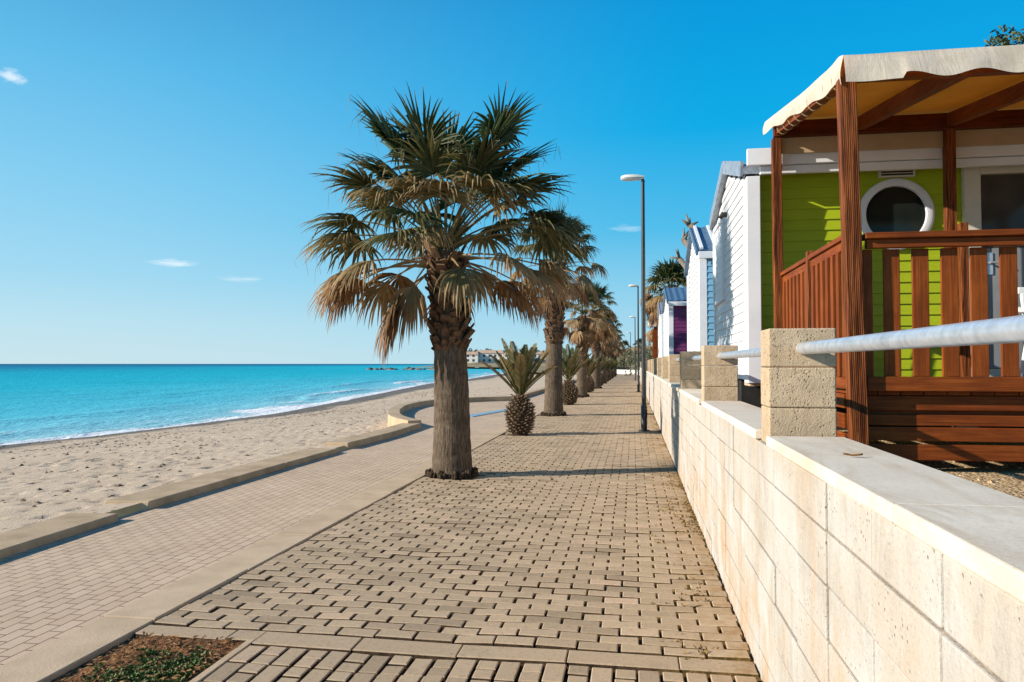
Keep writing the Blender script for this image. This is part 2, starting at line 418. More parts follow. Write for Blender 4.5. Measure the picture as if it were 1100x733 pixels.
M['shrub_leaf'] = mat_basic('grey_green_shrub', (.06,.07,.035), (.17,.165,.09), .8, .7, .2, 0, tone=.4)
M['weed'] = mat_basic('weed_leaf', (.03,.06,.01), (.11,.17,.035), 30, .6, .3, 0, tone=.5)
M['drygrass'] = mat_basic('dry_joint_litter', (.08,.05,.02), (.30,.20,.08), 16, .9, .1, 0, tone=.4)

def mat_canvas():
    t = NT('cream_canvas'); v = t.coords()
    s = t.ramp(t.noise(t.coords((1.2,1.2,3.5)), 1.6, 6, .7, .5), [(.46, (.84,.765,.64)), (.64, (.75,.66,.52)), (.80, (.50,.40,.29))])
    weave = t.noise(v, 300, 2); wr = t.noise(t.coords((7,3,2)), 1.0, 4, .6, .8)
    nrm = t.bump(t.math('ADD', t.math('MULTIPLY', weave, .12), wr), .5, .02)
    d = t.n('ShaderNodeBsdfDiffuse'); t.l(s, d.inputs['Color']); t.l(nrm, d.inputs['Normal'])
    tr = t.n('ShaderNodeBsdfTranslucent'); t.l(t.mix(1.0, s, (1.0,.66,.22), 'MULTIPLY'), tr.inputs['Color'])
    mx = t.n('ShaderNodeMixShader'); mx.inputs[0].default_value = .40; t.l(d.outputs[0], mx.inputs[1]); t.l(tr.outputs[0], mx.inputs[2])
    return t.done(mx.outputs[0])
M['canvas'] = mat_canvas()
def mat_glow_sheet():  # added sheet; its ochre stands for sunlight glowing through the canvas
    t = NT('ochre_glow_sheet'); v = t.coords((3,3,3))
    c = t.ramp(t.noise(v, 1.2, 5), [(.3, (.62,.40,.10)), (.7, (.74,.50,.15))])
    d = t.n('ShaderNodeBsdfDiffuse'); t.l(c, d.inputs['Color']); tr = t.n('ShaderNodeBsdfTranslucent'); tr.inputs['Color'].default_value = (.95,.70,.26,1)
    mx = t.n('ShaderNodeMixShader'); mx.inputs[0].default_value = .5; t.l(d.outputs[0], mx.inputs[1]); t.l(tr.outputs[0], mx.inputs[2])
    return t.done(mx.outputs[0])
M['glow_sheet'] = mat_glow_sheet()

# ------------------------------------------------------------------ camera, sky, sun
F, TH, PT = 820.0, math.atan(130/820), math.atan(24.5/820)
cam = bpy.data.cameras.new('camera'); co = bpy.data.objects.new('camera', cam); COL.objects.link(co)
cam.lens = F / 1100 * 36; cam.sensor_width = 36; cam.clip_start = .05; cam.clip_end = 60000
co.location = (0, 0, 1.33); co.rotation_euler = (math.pi/2 + PT, 0, TH)
scene.camera = co

SUN_EL, SUN_AZ = R(23), R(19.5)       # azimuth: how far the light swings from +X towards +Y
trav = Vector((math.cos(SUN_AZ)*math.cos(SUN_EL), math.sin(SUN_AZ)*math.cos(SUN_EL), -math.sin(SUN_EL)))
sl = bpy.data.lights.new('sun', 'SUN'); so = bpy.data.objects.new('sun', sl); COL.objects.link(so)
sl.energy = 4.5; sl.angle = R(.53); sl.color = (1.0, .925, .81)
so.rotation_euler = trav.to_track_quat('-Z', 'Y').to_euler()

wd = bpy.data.worlds.new('World'); scene.world = wd; wd.use_nodes = True
nt = wd.node_tree; nt.nodes.clear()
def wn(ty, **kw):
    q = nt.nodes.new(ty)
    for k, v in kw.items(): setattr(q, k, v)
    return q
sky = wn('ShaderNodeTexSky', sky_type='NISHITA'); sky.sun_disc = False
sky.sun_elevation = SUN_EL; sky.sun_rotation = math.atan2(-trav.x, -trav.y)
sky.altitude = 0; sky.air_density = 1.0; sky.dust_density = .35; sky.ozone_density = 2.2
hs = wn('ShaderNodeHueSaturation'); hs.inputs['Saturation'].default_value = 1.3; hs.inputs['Hue'].default_value = .488
nt.links.new(sky.outputs[0], hs.inputs['Color'])
tc = wn('ShaderNodeTexCoord')
# grade of the clear seaside sky: pale over the sea towards the sun, deep azure away from it
SKY_S, EXPO = .11, .70
sx = wn('ShaderNodeSeparateXYZ'); nt.links.new(tc.outputs['Generated'], sx.inputs[0])
def skyramp(stops):
    q = wn('ShaderNodeValToRGB'); e = q.color_ramp.elements; e[0].position = stops[0][0]; e[0].color = (*stops[0][1], 1); e.remove(e[1])
    for p, c in stops[1:]: e.new(p).color = (*c, 1)
    nt.links.new(sx.outputs['Z'], q.inputs['Fac']); return q.outputs['Color']
ra = skyramp([(0,(.58,.78,.86)),(.05,(.50,.76,.88)),(.105,(.37,.70,.89)),(.21,(.25,.63,.89)),(.34,(.13,.52,.84)),(.55,(.03,.22,.50)),(1,(.008,.07,.22))])
rb = skyramp([(0,(.47,.75,.86)),(.05,(.36,.68,.86)),(.105,(.23,.61,.85)),(.17,(.075,.51,.83)),(.29,(.0,.41,.81)),(.42,(.0,.33,.74)),(.6,(.0,.13,.36)),(1,(.0,.06,.20))])
mr0 = wn('ShaderNodeMapRange', interpolation_type='SMOOTHSTEP'); nt.links.new(sx.outputs['X'], mr0.inputs['Value']); mr0.inputs['From Min'].default_value = -.78; mr0.inputs['From Max'].default_value = .12
mxs = wn('ShaderNodeMix', data_type='RGBA'); nt.links.new(mr0.outputs[0], mxs.inputs['Factor']); nt.links.new(ra, mxs.inputs[6]); nt.links.new(rb, mxs.inputs[7])
sc_ = wn('ShaderNodeVectorMath', operation='SCALE'); nt.links.new(mxs.outputs[2], sc_.inputs[0]); sc_.inputs['Scale'].default_value = 1/(SKY_S*2**EXPO)
mxn = wn('ShaderNodeMix', data_type='RGBA'); mxn.inputs['Factor'].default_value = .96; nt.links.new(hs.outputs[0], mxn.inputs[6]); nt.links.new(sc_.outputs[0], mxn.inputs[7])
last = mxn.outputs[2]
def cloud(az, el, w, h, seed, amt, last):
    """a small wisp of cloud: az degrees right of +Y, el degrees up, half sizes in degrees"""
    d = Vector((math.sin(R(az))*math.cos(R(el)), math.cos(R(az))*math.cos(R(el)), math.sin(R(el))))
    sd = Vector((math.cos(R(az)), -math.sin(R(az)), 0)); up = sd.cross(d)
    def dot(vec, k):
        q = wn('ShaderNodeVectorMath', operation='DOT_PRODUCT'); q.inputs[1].default_value = vec * k
        nt.links.new(tc.outputs['Generated'], q.inputs[0]); return q.outputs['Value']
    c = wn('ShaderNodeCombineXYZ'); nt.links.new(dot(sd, 1/math.sin(R(w))), c.inputs[0])
    a = wn('ShaderNodeMath', operation='SUBTRACT'); nt.links.new(dot(up, 1/math.sin(R(h))), a.inputs[0]); a.inputs[1].default_value = 0
    nt.links.new(a.outputs[0], c.inputs[1])
    ln = wn('ShaderNodeVectorMath', operation='LENGTH'); nt.links.new(c.outputs[0], ln.inputs[0])
    nz = wn('ShaderNodeTexNoise'); nz.inputs['Scale'].default_value = 1.3; nz.inputs['Detail'].default_value = 6; nz.inputs['Roughness'].default_value = .65
    off = wn('ShaderNodeVectorMath', operation='ADD'); off.inputs[1].default_value = (seed*7.3, seed*3.1, seed)
    nt.links.new(c.outputs[0], off.inputs[0]); nt.links.new(off.outputs[0], nz.inputs['Vector'])
    m1 = wn('ShaderNodeMath', operation='MULTIPLY_ADD'); nt.links.new(ln.outputs['Value'], m1.inputs[0]); m1.inputs[1].default_value = -.45; nt.links.new(nz.outputs['Fac'], m1.inputs[2])
    mr = wn('ShaderNodeMapRange'); nt.links.new(m1.outputs[0], mr.inputs['Value']); mr.inputs['From Min'].default_value = .12; mr.inputs['From Max'].default_value = .5; mr.inputs['To Max'].default_value = amt
    fr = wn('ShaderNodeVectorMath', operation='DOT_PRODUCT'); fr.inputs[1].default_value = d; nt.links.new(tc.outputs['Generated'], fr.inputs[0])
    gt = wn('ShaderNodeMath', operation='GREATER_THAN'); nt.links.new(fr.outputs['Value'], gt.inputs[0]); gt.inputs[1].default_value = .5
    mu = wn('ShaderNodeMath', operation='MULTIPLY'); nt.links.new(mr.outputs[0], mu.inputs[0]); nt.links.new(gt.outputs[0], mu.inputs[1])
    mx = wn('ShaderNodeMix', data_type='RGBA'); nt.links.new(mu.outputs[0], mx.inputs['Factor']); nt.links.new(last, mx.inputs[6]); mx.inputs[7].default_value = (6.0,6.15,6.3,1)
    return mx.outputs[2]
for args in ((-42.6, 17.6, 1.1, .5, 1, .6), (-33.0, 6.9, 2.0, .32, 2, .5), (-28.6, 6.0, 1.8, .3, 3, .35), (-.5, 10.0, 1.6, .35, 4, .25), (-18.5, 6.0, 1.5, .5, 5, .25), (3.5, 4.0, 2.0, .5, 6, .2)):
    last = cloud(*args, last)
bg = wn('ShaderNodeBackground'); bg.inputs['Strength'].default_value = SKY_S
nt.links.new(last, bg.inputs['Color']); ow = wn('ShaderNodeOutputWorld'); nt.links.new(bg.outputs[0], ow.inputs['Surface'])
scene.view_settings.view_transform = 'Standard'; scene.view_settings.look = 'None'
scene.view_settings.exposure = EXPO; scene.view_settings.gamma = 1.0

# ------------------------------------------------------------------ setting: water, sand, land
SHP = [(-60,-19.5),(0,-18.6),(19,-17.6),(22,-16.9),(26,-16.6),(33.4,-16.3),(54,-19.0),(88,-23.6),(104,-23.6),(157,-28.8),(230,-34),(300,-42),(345,-56),(372,-84),(384,-104),(520,-128),(900,-180),(30000,-400)]
def shoreX(Y): return np.interp(Y, [p[0] for p in SHP], [p[1] for p in SHP])

def geo_steps(a, b, s0, k, smax=1e9):
    out = [a]; s = s0
    while out[-1] < b: out.append(out[-1] + s); s = min(s*k, smax)
    out[-1] = b; return np.array(out)
SEA = -1.0
Ys = np.concatenate([np.arange(-60, 8, 2.0), np.arange(8, 60, .4), geo_steps(60, 400, .5, 1.02), geo_steps(420, 30000, 20, 1.15)])
Us = np.concatenate([np.arange(-1.5, 14, .22), geo_steps(14, 30000, .3, 1.045)])
YY, UU = np.meshgrid(Ys, Us, indexing='ij')
wob = .55*vnoise(YY*.35, YY*0+3, 5) + .25*vnoise(YY*1.1, YY*0+9, 6)
XX = shoreX(YY) + wob*np.exp(-np.maximum(UU,0)/6) - UU
near = np.exp(-np.maximum(UU,0)/25)
ph = vnoise(YY*.06, UU*.10, 8)*2.2
cr = 3.4 + 1.1*vnoise(YY*.11, YY*0+1, 9)
crest = np.exp(-((UU-cr)/.55)**2) * np.clip(.55+.9*vnoise(YY*.10, YY*0+40, 10), 0, 1)
cr2 = 8.6 + 1.2*vnoise(YY*.07, YY*0+2, 11)
crest2 = np.exp(-((UU-cr2)/.9)**2) * np.clip(.2+1.0*vnoise(YY*.06, YY*0+60, 12), 0, 1)
ZZ = SEA + .03*np.sin(UU*1.1+ph*3)*near + .19*crest + .17*crest2 + .05*vnoise(XX*.5, YY*.22, 13)*np.exp(-np.maximum(UU,0)/90) - .00
ZZ = ZZ + np.where(UU < 1.2, -.02, 0)
foam = np.clip(1.15*np.exp(-((UU-.4)/.85)**2) + .75*crest*(UU < cr+.25) + .55*np.exp(-((UU-2.4)/1.1)**2)*np.clip(vnoise(YY*.25, UU*.6, 14)+.3,0,1) + .55*crest2*np.clip(vnoise(YY*.2,YY*0+5,15)*1.5,0,1) + .42*np.exp(-np.maximum(UU,0)/7)*np.clip(vnoise(YY*.14, UU*.5, 16)*1.6,0,1), 0, 1)
# surf over the reef
foam = np.maximum(foam, .9*np.exp(-((YY-276)/5)**2)*np.exp(-((XX+100)/26)**2)*np.clip(.5+vnoise(XX*.2,YY*.2,17),0,1))
foam = np.maximum(foam, .8*np.exp(-((YY-330)/30)**2)*np.exp(-np.maximum(UU,0)/9)*(UU>0))
sea = grid_obj('sea', np.stack([XX, YY, ZZ], -1), M['sea'], {'dist': np.maximum(UU, 0), 'foam': foam}); tag(sea, kind='structure')

Yb = np.concatenate([np.arange(-8, 2, .3), np.arange(2, 17, .05), geo_steps(17, 420, .055, 1.02)])
Tb = np.concatenate([np.linspace(0, .80, 250)[:-1], np.linspace(.80, 1, 30), np.array([1.06, 1.2])])
YB, TB = np.meshgrid(Yb, Tb, indexing='ij')
def inner(Y): return np.interp(Y, [-8, 15, 16.5, 20, 24, 27, 29, 150, 420], [-4.5, -4.5, -4.7, -5.9, -6.2, -5.4, -4.3, -4.2, -10])
xi = inner(YB); xs = shoreX(YB)
XB = xi + (xs - xi)*TB
edge = np.interp(YB, [-8, 14, 17, 420], [.045, .045, -.28, -.1])
prof = edge + (SEA + .03 - edge) * np.clip(TB, 0, 1.0)**1.1 - np.clip(TB-1, 0, 1)*3
lum = .02*vnoise(XB*.3, YB*.3, 21) + .003*vnoise(XB*9, YB*9, 23)
berm = .035*np.exp(-((TB-.88)/.04)**2)
fade = np.clip(TB*14, .12, 1) * np.clip((1.02-TB)*12, .1, 1)
ZB = prof + lum*fade + berm
rs = np.random.RandomState(4)
for _ in range(5000):                                   # footprints
    y = 2.5 + 38*rs.rand()**1.3; tt = .02 + .8*rs.rand()
    x0 = float(inner(np.array(y))); x1 = float(shoreX(np.array(y))); x = x0 + (x1-x0)*tt
    r = .045 + .055*rs.rand(); dep = .006 + .013*rs.rand()**2
    j0 = np.searchsorted(Yb, y-.4); j1 = np.searchsorted(Yb, y+.4)
    k0 = max(0, int((tt-.045)/.8*249)); k1 = min(len(Tb), int((tt+.045)/.8*249)+2)
    if j1 <= j0 or k1 <= k0: continue
    dx = XB[j0:j1, k0:k1]-x; dy = (YB[j0:j1, k0:k1]-y)*(.6 if rs.rand() < .7 else 1.0)
    q = (dx*dx+dy*dy)/(r*r)
    ZB[j0:j1, k0:k1] += -dep*np.exp(-q*q*1.4)*1.6 + dep*.3*np.exp(-((np.sqrt(q)-1.25)/.35)**2)
wet = np.clip((TB-.80+.03*vnoise(YB*.3, TB*0, 25)+.02*vnoise(YB*1.3, TB*30, 26))/.05, 0, 1)
tide = np.exp(-((TB-.72+.012*vnoise(YB*.5,TB*0+7,27))/.008)**2)*np.clip(.45+vnoise(YB*.8,TB*0+3,28),0,1)
wet = np.clip(np.maximum(wet, .75*tide), 0, 1)
mb = MB()                                               # dark flecks standing for footprint shadows, plus some dry seaweed and pebbles
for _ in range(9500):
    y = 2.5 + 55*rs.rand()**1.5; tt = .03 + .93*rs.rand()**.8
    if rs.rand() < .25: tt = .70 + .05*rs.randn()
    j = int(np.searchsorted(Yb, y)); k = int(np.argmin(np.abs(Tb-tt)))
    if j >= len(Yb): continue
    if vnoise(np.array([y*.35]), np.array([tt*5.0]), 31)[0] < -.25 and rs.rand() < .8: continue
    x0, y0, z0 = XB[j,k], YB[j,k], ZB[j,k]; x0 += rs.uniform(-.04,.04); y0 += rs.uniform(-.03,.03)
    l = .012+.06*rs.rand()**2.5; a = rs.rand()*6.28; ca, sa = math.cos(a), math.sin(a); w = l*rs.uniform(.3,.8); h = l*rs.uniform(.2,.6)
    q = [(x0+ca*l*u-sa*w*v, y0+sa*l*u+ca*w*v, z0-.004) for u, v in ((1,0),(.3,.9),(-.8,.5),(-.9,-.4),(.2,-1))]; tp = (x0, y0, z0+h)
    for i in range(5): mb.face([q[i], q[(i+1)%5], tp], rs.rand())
tag(mb.build('shade_and_seaweed_flecks', M['sand_fleck']), 'dark flecks standing for footprint shadows on the sand, with seaweed and pebbles', 'sand flecks', kind='stuff')
beach = grid_obj('beach', np.stack([XB, YB, ZB], -1), M['sand'], {'wet': wet}); tag(beach, kind='structure')

# land: one sheet under everything ashore, to the horizon
mb = MB()
yl = [-80, 0, 40, 110, 160, 300, 384, 520, 900, 3000, 30000]
for a, b in zip(yl[:-1], yl[1:]):
    def lx(y): return -4.45 if y < 150 else float(shoreX(np.array(float(y)))) + 3
    za = -.35 if a < 150 else -.2; zb = -.35 if b < 150 else -.2
    mb.face([(lx(a), a, za), (3000 if b < 3000 else 30000, a, za), (3000 if b < 3000 else 30000, b, zb), (lx(b), b, zb)])
tag(mb.build('land', M['land']), kind='structure')
mb = MB(); gx = [.72, 1.6, 3, 6, 20, 160]; gy = [-12, 0, 3, 6, 12, 30, 70, 105]
for i in range(5):
    for j in range(7): mb.face([(gx[i], gy[j], .62), (gx[i+1], gy[j], .62), (gx[i+1], gy[j+1], .62), (gx[i], gy[j+1], .62)])
tag(mb.build('gravel_ground', M['gravel']), kind='structure')
mb = MB()                                               # loose stones on the gravel
for _ in range(900):
    x = .95 + 3.6*rng.random(); y = 3.4 + 4.5*rng.random(); r = .006 + .02*rng.random()**2
    p = [(x+r*math.cos(a)*rng.uniform(.7,1.2), y+r*math.sin(a)*rng.uniform(.7,1.2), .615) for a in (0,1.25,2.5,3.8,5)]
    tp = (x, y, .62+r*.8)
    for k in range(5): mb.face([p[k], p[(k+1)%5], tp], rng.random())
tag(mb.build('gravel', M['gravel']), 'pale loose stones scattered over the ground beside the porch', 'gravel', kind='stuff')

# ------------------------------------------------------------------ paving
PX0, PX1, PY1 = -2.44, .528, 48.0
TREES = [8.9 + 5.37*k for k in range(0, 17)]
BANDS = [3.52 + 5.37*k - .07*0 for k in range(0, 9)]
def und(x, y):
    return .010*mnoise.noise((x*1.3, y*1.3, 1)) + .007*mnoise.noise((x*3.1, y*3.1, 4)) + .012*math.exp(-((x+1.15)/.18)**2)*max(0, mnoise.noise((y*1.4, 3, 2))+.3)
def paver(mb, x0, x1, y0, y1, tone, sc=1.0):
    x0 += rng.uniform(-.003,.003); x1 += rng.uniform(-.003,.003); y0 += rng.uniform(-.002,.002); y1 += rng.uniform(-.002,.002)
    xc, yc = (x0+x1)/2, (y0+y1)/2
    z = und(xc, yc) + rng.uniform(-.003,.003)*sc; tx = rng.uniform(-.012,.012)*sc + (und(x1,yc)-und(x0,yc))/(x1-x0); ty = rng.uniform(-.016,.016)*sc
    b = .0045
    def P(x, y, dz): return (x, y, z + tx*(x-xc) + ty*(y-yc) + dz)
    i = len(mb.v)
    mb.v += [P(x0,y0,-.05),P(x1,y0,-.05),P(x1,y1,-.05),P(x0,y1,-.05), P(x0,y0,-b),P(x1,y0,-b),P(x1,y1,-b),P(x0,y1,-b), P(x0+b,y0+b,0),P(x1-b,y0+b,0),P(x1-b,y1-b,0),P(x0+b,y1-b,0)]
    for q in ((8,9,10,11),(4,5,9,8),(5,6,10,9),(6,7,11,10),(7,4,8,11),(0,1,5,4),(1,2,6,5),(2,3,7,6),(3,0,4,7)):
        mb.f.append(tuple(i+k for k in q)); mb.c.append(tone); mb.m.append(1 if max(q) < 8 else 0)
def tone(): return min(1, max(0, rng.gauss(.5,.22)))
def blocked(x0, x1, y0, y1):
    xc, yc = (x0+x1)/2, (y0+y1)/2
    for k, ty in enumerate(TREES):
        if abs(yc-ty) < .5:
            r = .30 if k % 2 == 0 else .26
            if (xc+2.1)**2+(yc-ty)**2 < r*r: return True
    return False
mb = MB()
y = 3.62; row = 0; LP, DP = .198, .1045
bands = list(BANDS); nb = 1
while y < PY1:
    if nb < len(bands) and y + DP > bands[nb]-.09:
        yb0, yb1 = y+.006, y+.165; x = PX0+.01
        while x < PX1-.02:
            x2 = min(x+.5, PX1)
            if not blocked(x, x2, yb0, yb1): paver(mb, x, x2-.004, yb0, yb1, .35+.25*rng.random(), .4)
            x = x2
        y += .172; nb += 1; continue
    off = (row % 2)*LP/2; x = PX0 - off
    wob = .006*mnoise.noise((row*.31, 2, 7))
    while x < PX1-.03:
        xa, xb = max(x, PX0+.006), min(x+LP-.0125, PX1)
        if xb-xa > .03 and not blocked(xa, xb, y, y+DP):
            paver(mb, xa+wob, xb+wob, y+.0065, y+DP-.0075, tone())
        x += LP
    y += DP; row += 1
# first band and the lengthwise bond in front of it
x = -1.80
paver(mb, -2.44, -1.96, 3.475, 3.60, .55, .3); paver(mb, -1.955, -1.80, 3.475, 3.60, .5, .3)
while x < PX1-.02:
    x2 = min(x+.5, PX1); paver(mb, x, x2-.004, 3.43+.012*(x+1.8), 3.59, .4+.2*rng.random(), .3); x = x2
x = -1.79; colk = 0
while x < PX1-.04:
    xb = min(x+.086, PX1); yt = 3.415
    first = True
    while yt > -3:
        ln = .098 if colk % 2 else .203
        paver(mb, x, xb, yt-ln, yt-.008, tone()); yt -= ln+.006; first = False
    x += .1005; colk += 1
tag(mb.build('promenade', [M['paver'], M['joint']]), kind='structure')
mb = MB(); mb.face([(-2.45,-6,-.021),(.60,-6,-.021),(.60,PY1,-.021),(-2.45,PY1,-.021)]); tag(mb.build('paving_bed', M['joint']), kind='structure')
mb = MB(); mb.face([(-2.45,PY1,.0),(.60,PY1,.0),(.60,112,.0),(-2.45,112,.0)]); tag(mb.build('far_promenade', M['farpave']), kind='structure')
mb = MB(); ys = [-6]+[k for k in range(0,30,3)]+[40,60,100,150]
for a, b in zip(ys[:-1], ys[1:]): mb.face([(-4.45,a,-.012),(-2.70,a,-.012),(-2.70,b,-.012),(-4.45,b,-.012)])
BUL = [(-4.40,15.6),(-4.85,16.2),(-5.4,17.3),(-6.0,19.2),(-6.45,21.2),(-6.6,23.0),(-6.45,24.7),(-5.9,26.0),(-5.1,26.9),(-4.3,27.5)]
mb.face([(-4.445,27.5,-.0121)] + [(-4.445,15.6,-.0121)] + [(p[0],p[1],-.012) for p in BUL][1:-1])
tag(mb.build('footpath', M['footpath']), kind='structure')
mb = MB(); y = -3.2
while y < 60:
    L = .98; w = rng.uniform(-.004,.004)
    z = rng.uniform(0,.006)
    mb.box(-2.745+w-.02*max(0,min(1,(y-3)/4)), -2.452, y, y+L-.008, -.06, .006+z, rng.random()); y += L
mb.box(-2.765,-2.452, y, 112, -.06, .008, .5)
tag(mb.build('kerb_strip', M['concrete'], bevel=.006), kind='structure')

# planting pit
mb = MB(); n = 26
for i in range(n):
    for j in range(n*2):
        def q(i, j):
            x = -2.448+.628*i/n; y = 2.0+1.472*j/(n*2)
            return (x, y, -.020+.012*mnoise.noise((x*9,y*9,0))+.014*mnoise.noise((x*31,y*31,3)) + .02*(1-abs(2*i/n-1)))
        mb.face([q(i,j),q(i+1,j),q(i+1,j+1),q(i,j+1)])
tag(mb.build('soil', M['soil']), kind='structure')
mb = MB(); mb.box(-1.835,-1.80,1.9,3.472,-.06,.006)
for yy in (2.4,3.0):
    mb.box(-1.836,-1.799,yy,yy+.004,-.05,.007)
o = mb.build('pit_edging', M['concrete'], bevel=.004); tag(o, 'thin concrete edging strips around the weedy planting pit', 'edging')
mb = MB()
for _ in range(1500):
    x = rng.uniform(-2.40,-1.85); y = rng.uniform(2.1,3.46); a = rng.random()*6.28; l = rng.uniform(.006,.022); w = l*.3
    z = -.004+rng.random()*.02+.012*mnoise.noise((x*9,y*9,0)); dx, dy = math.cos(a)*l, math.sin(a)*l
    mb.face([(x-dx,y-dy,z),(x-dy*.3,y+dx*.3,z+w),(x+dx,y+dy,z+rng.uniform(-.004,.01)),(x+dy*.3,y-dx*.3,z+w*.4)], rng.random())
tag(mb.build('leaf_litter', M['dry_leaf']), 'brown dry leaf litter lying in the planting pit', 'leaf litter', kind='stuff')
mb = MB()
def rosette(mb, x, y, s, n):
    for k in range(n):
        a = rng.random()*6.28; el = rng.uniform(.2,1.2); l = s*rng.uniform(.5,1); w = l*.17
        d = Vector((math.cos(a)*math.cos(el), math.sin(a)*math.cos(el), math.sin(el))); sd = Vector((-math.sin(a), math.cos(a), 0))*w
        p = Vector((x+rng.uniform(-.3,.3)*s, y+rng.uniform(-.3,.3)*s, -.008)); m = p+d*l*.55; e = p+d*l+Vector((0,0,-l*.25))
        c = rng.random(); mb.face([p, m-sd, e, m+sd], c)
for k in range(330):
    x = rng.gauss(-2.06,.085); y = rng.gauss(3.07,.12)
    if -2.38 < x < -1.87 and y < 3.4: rosette(mb, x, y, rng.uniform(.015,.045), 16)
for k in range(34):
    x = rng.gauss(-1.95,.05); y = rng.gauss(2.98,.10)
    if -2.38 < x < -1.86: rosette(mb, x, y, rng.uniform(.012,.035), 14)
for k in range(10): rosette(mb, rng.uniform(-2.36,-2.25), rng.uniform(2.85,3.1), .03, 9)
tag(mb.build('weeds', M['weed']), 'low green weeds growing in the soil pit at the lower left', 'weeds', kind='stuff')

# moss and litter caught in the joints by the wall
mb = MB()
for _ in range(2600):
    y = 2.6 + 22*rng.random()**1.6; x = .53 - abs(rng.gauss(0,.17))
    if rng.random() < .45: x = .53-abs(rng.gauss(0,.025))
    if mnoise.noise((x*3,y*1.6,9)) < -.05: continue
    yj = round((y-3.62)/DP)*DP+3.62 if rng.random() < .7 and y > 3.7 else y
    for k in range(3):
        a = rng.random()*6.28; l = rng.uniform(.006,.02); px = x+rng.uniform(-.02,.02); py = yj+rng.uniform(-.008,.008)
        mb.face([(px,py,-.012),(px+math.cos(a)*l,py+math.sin(a)*l,.0+l*.5),(px+math.cos(a+.8)*l,py+math.sin(a+.8)*l,.003)], rng.random())
tag(mb.build('moss', M['drygrass']), 'brown moss and dry litter in the paving joints beside the block wall', 'moss', kind='stuff')

# ------------------------------------------------------------------ beach kerbs
def kerb_run(name, label, pts, w, z0, z1, group=None, back=None, m='kerbface'):
    """a kerb along a polyline, inner (path-side) edge on pts"""
    mb = MB(); n = len(pts); L = []
    for k in range(n):
        a = Vector(pts[max(k-1,0)]); b = Vector(pts[min(k+1,n-1)]); t = (b-a).normalized(); nn = Vector((-t.y, t.x))
        L.append((Vector(pts[k]), Vector(pts[k])+nn*w))
    for k in range(n-1):
        (a, a2), (b, b2) = L[k], L[k+1]
        q = [(a.x,a.y,z0),(a.x,a.y,z1),(a2.x,a2.y,z1-.005),(a2.x,a2.y,z0)]; r = [(b.x,b.y,z0),(b.x,b.y,z1),(b2.x,b2.y,z1-.005),(b2.x,b2.y,z0)]
        for i in range(3): mb.face([q[i], r[i], r[i+1], q[i+1]])
        if k == 0: mb.face(q)
        if k == n-2: mb.face(r[::-1])
    o = mb.build(name, M[m]); 
    b = o.modifiers.new('weld','WELD'); b.merge_threshold = .0005
    b = o.modifiers.new('edge','BEVEL'); b.width = .012; b.segments = 2; b.limit_method = 'ANGLE'; b.angle_limit = R(40)
    tag(o, label, 'kerb', group); return o
def sub(p, q, s=.5):
    n = max(1, int(math.hypot(q[0]-p[0], q[1]-p[1])/s)); return [(p[0]+(q[0]-p[0])*i/n, p[1]+(q[1]-p[1])*i/n) for i in range(n+1)]
G = 'concrete kerbs between path and sand'
kerb_run('beach_kerb', 'sandy concrete kerb at the left edge of the photo, nearest the camera', [(-4.28,-4),(-4.27,4.05)], .44, -.3, .052, G)
kerb_run('beach_kerb', 'short concrete kerb with a square open end beside the first gap in the sand edge', [(-4.275,4.065),(-4.36,5.98)], .44, -.3, .05, G)
kerb_run('beach_kerb', 'long concrete kerb set back on the sand, starting just past the first gap', [(-4.42,6.48),(-4.42,9.3)], .46, -.3, .06, G)
kerb_run('beach_kerb', 'concrete kerb length ending at the second small gap, left of the near palm', [(-4.42,9.32),(-4.40,11.0)], .46, -.3, .058, G)
kerb_run('beach_kerb', 'higher concrete kerb behind the near palm trunk, leading to the curved wall', [(-4.43,11.5),(-4.34,13.5),(-4.40,15.55)], .42, -.4, .09, G)
mb = MB()
def arc(pts, w, z0, z1):
    return kerb_run('curved_wall', 'low curved concrete wall bulging onto the sand around the paved bay', pts, w, z0, z1, None)
P = []
for a, b in zip(BUL[:-1], BUL[1:]): P += sub(a, b, .4)[:-1]
P.append(BUL[-1])
for _ in range(3): P = [P[0]]+[((P[i-1][0]+2*P[i][0]+P[i+1][0])/4, (P[i-1][1]+2*P[i][1]+P[i+1][1])/4) for i in range(1,len(P)-1)]+[P[-1]]
o = arc(P, .3, -.7, .15); o['category'] = 'low wall'
kerb_run('beach_kerb', 'far concrete kerb running straight along the sand beyond the curved wall', [(-4.25,27.55),(-4.2,60),(-4.3,110)], .3, -.5, .12, G)
mb = MB(); mb.hexa([(-4.30,18.9,-.02),(-4.0,18.9,-.02),(-3.45,22.1,-.02),(-3.72,22.1,-.02),(-4.30,18.9,.006),(-4.0,18.9,.006),(-3.45,22.1,.006),(-3.72,22.1,.006)])
tag(mb.build('painted_strip', M['blue_paint']), 'pale blue painted strip on the path in front of the curved wall', 'ground marking')
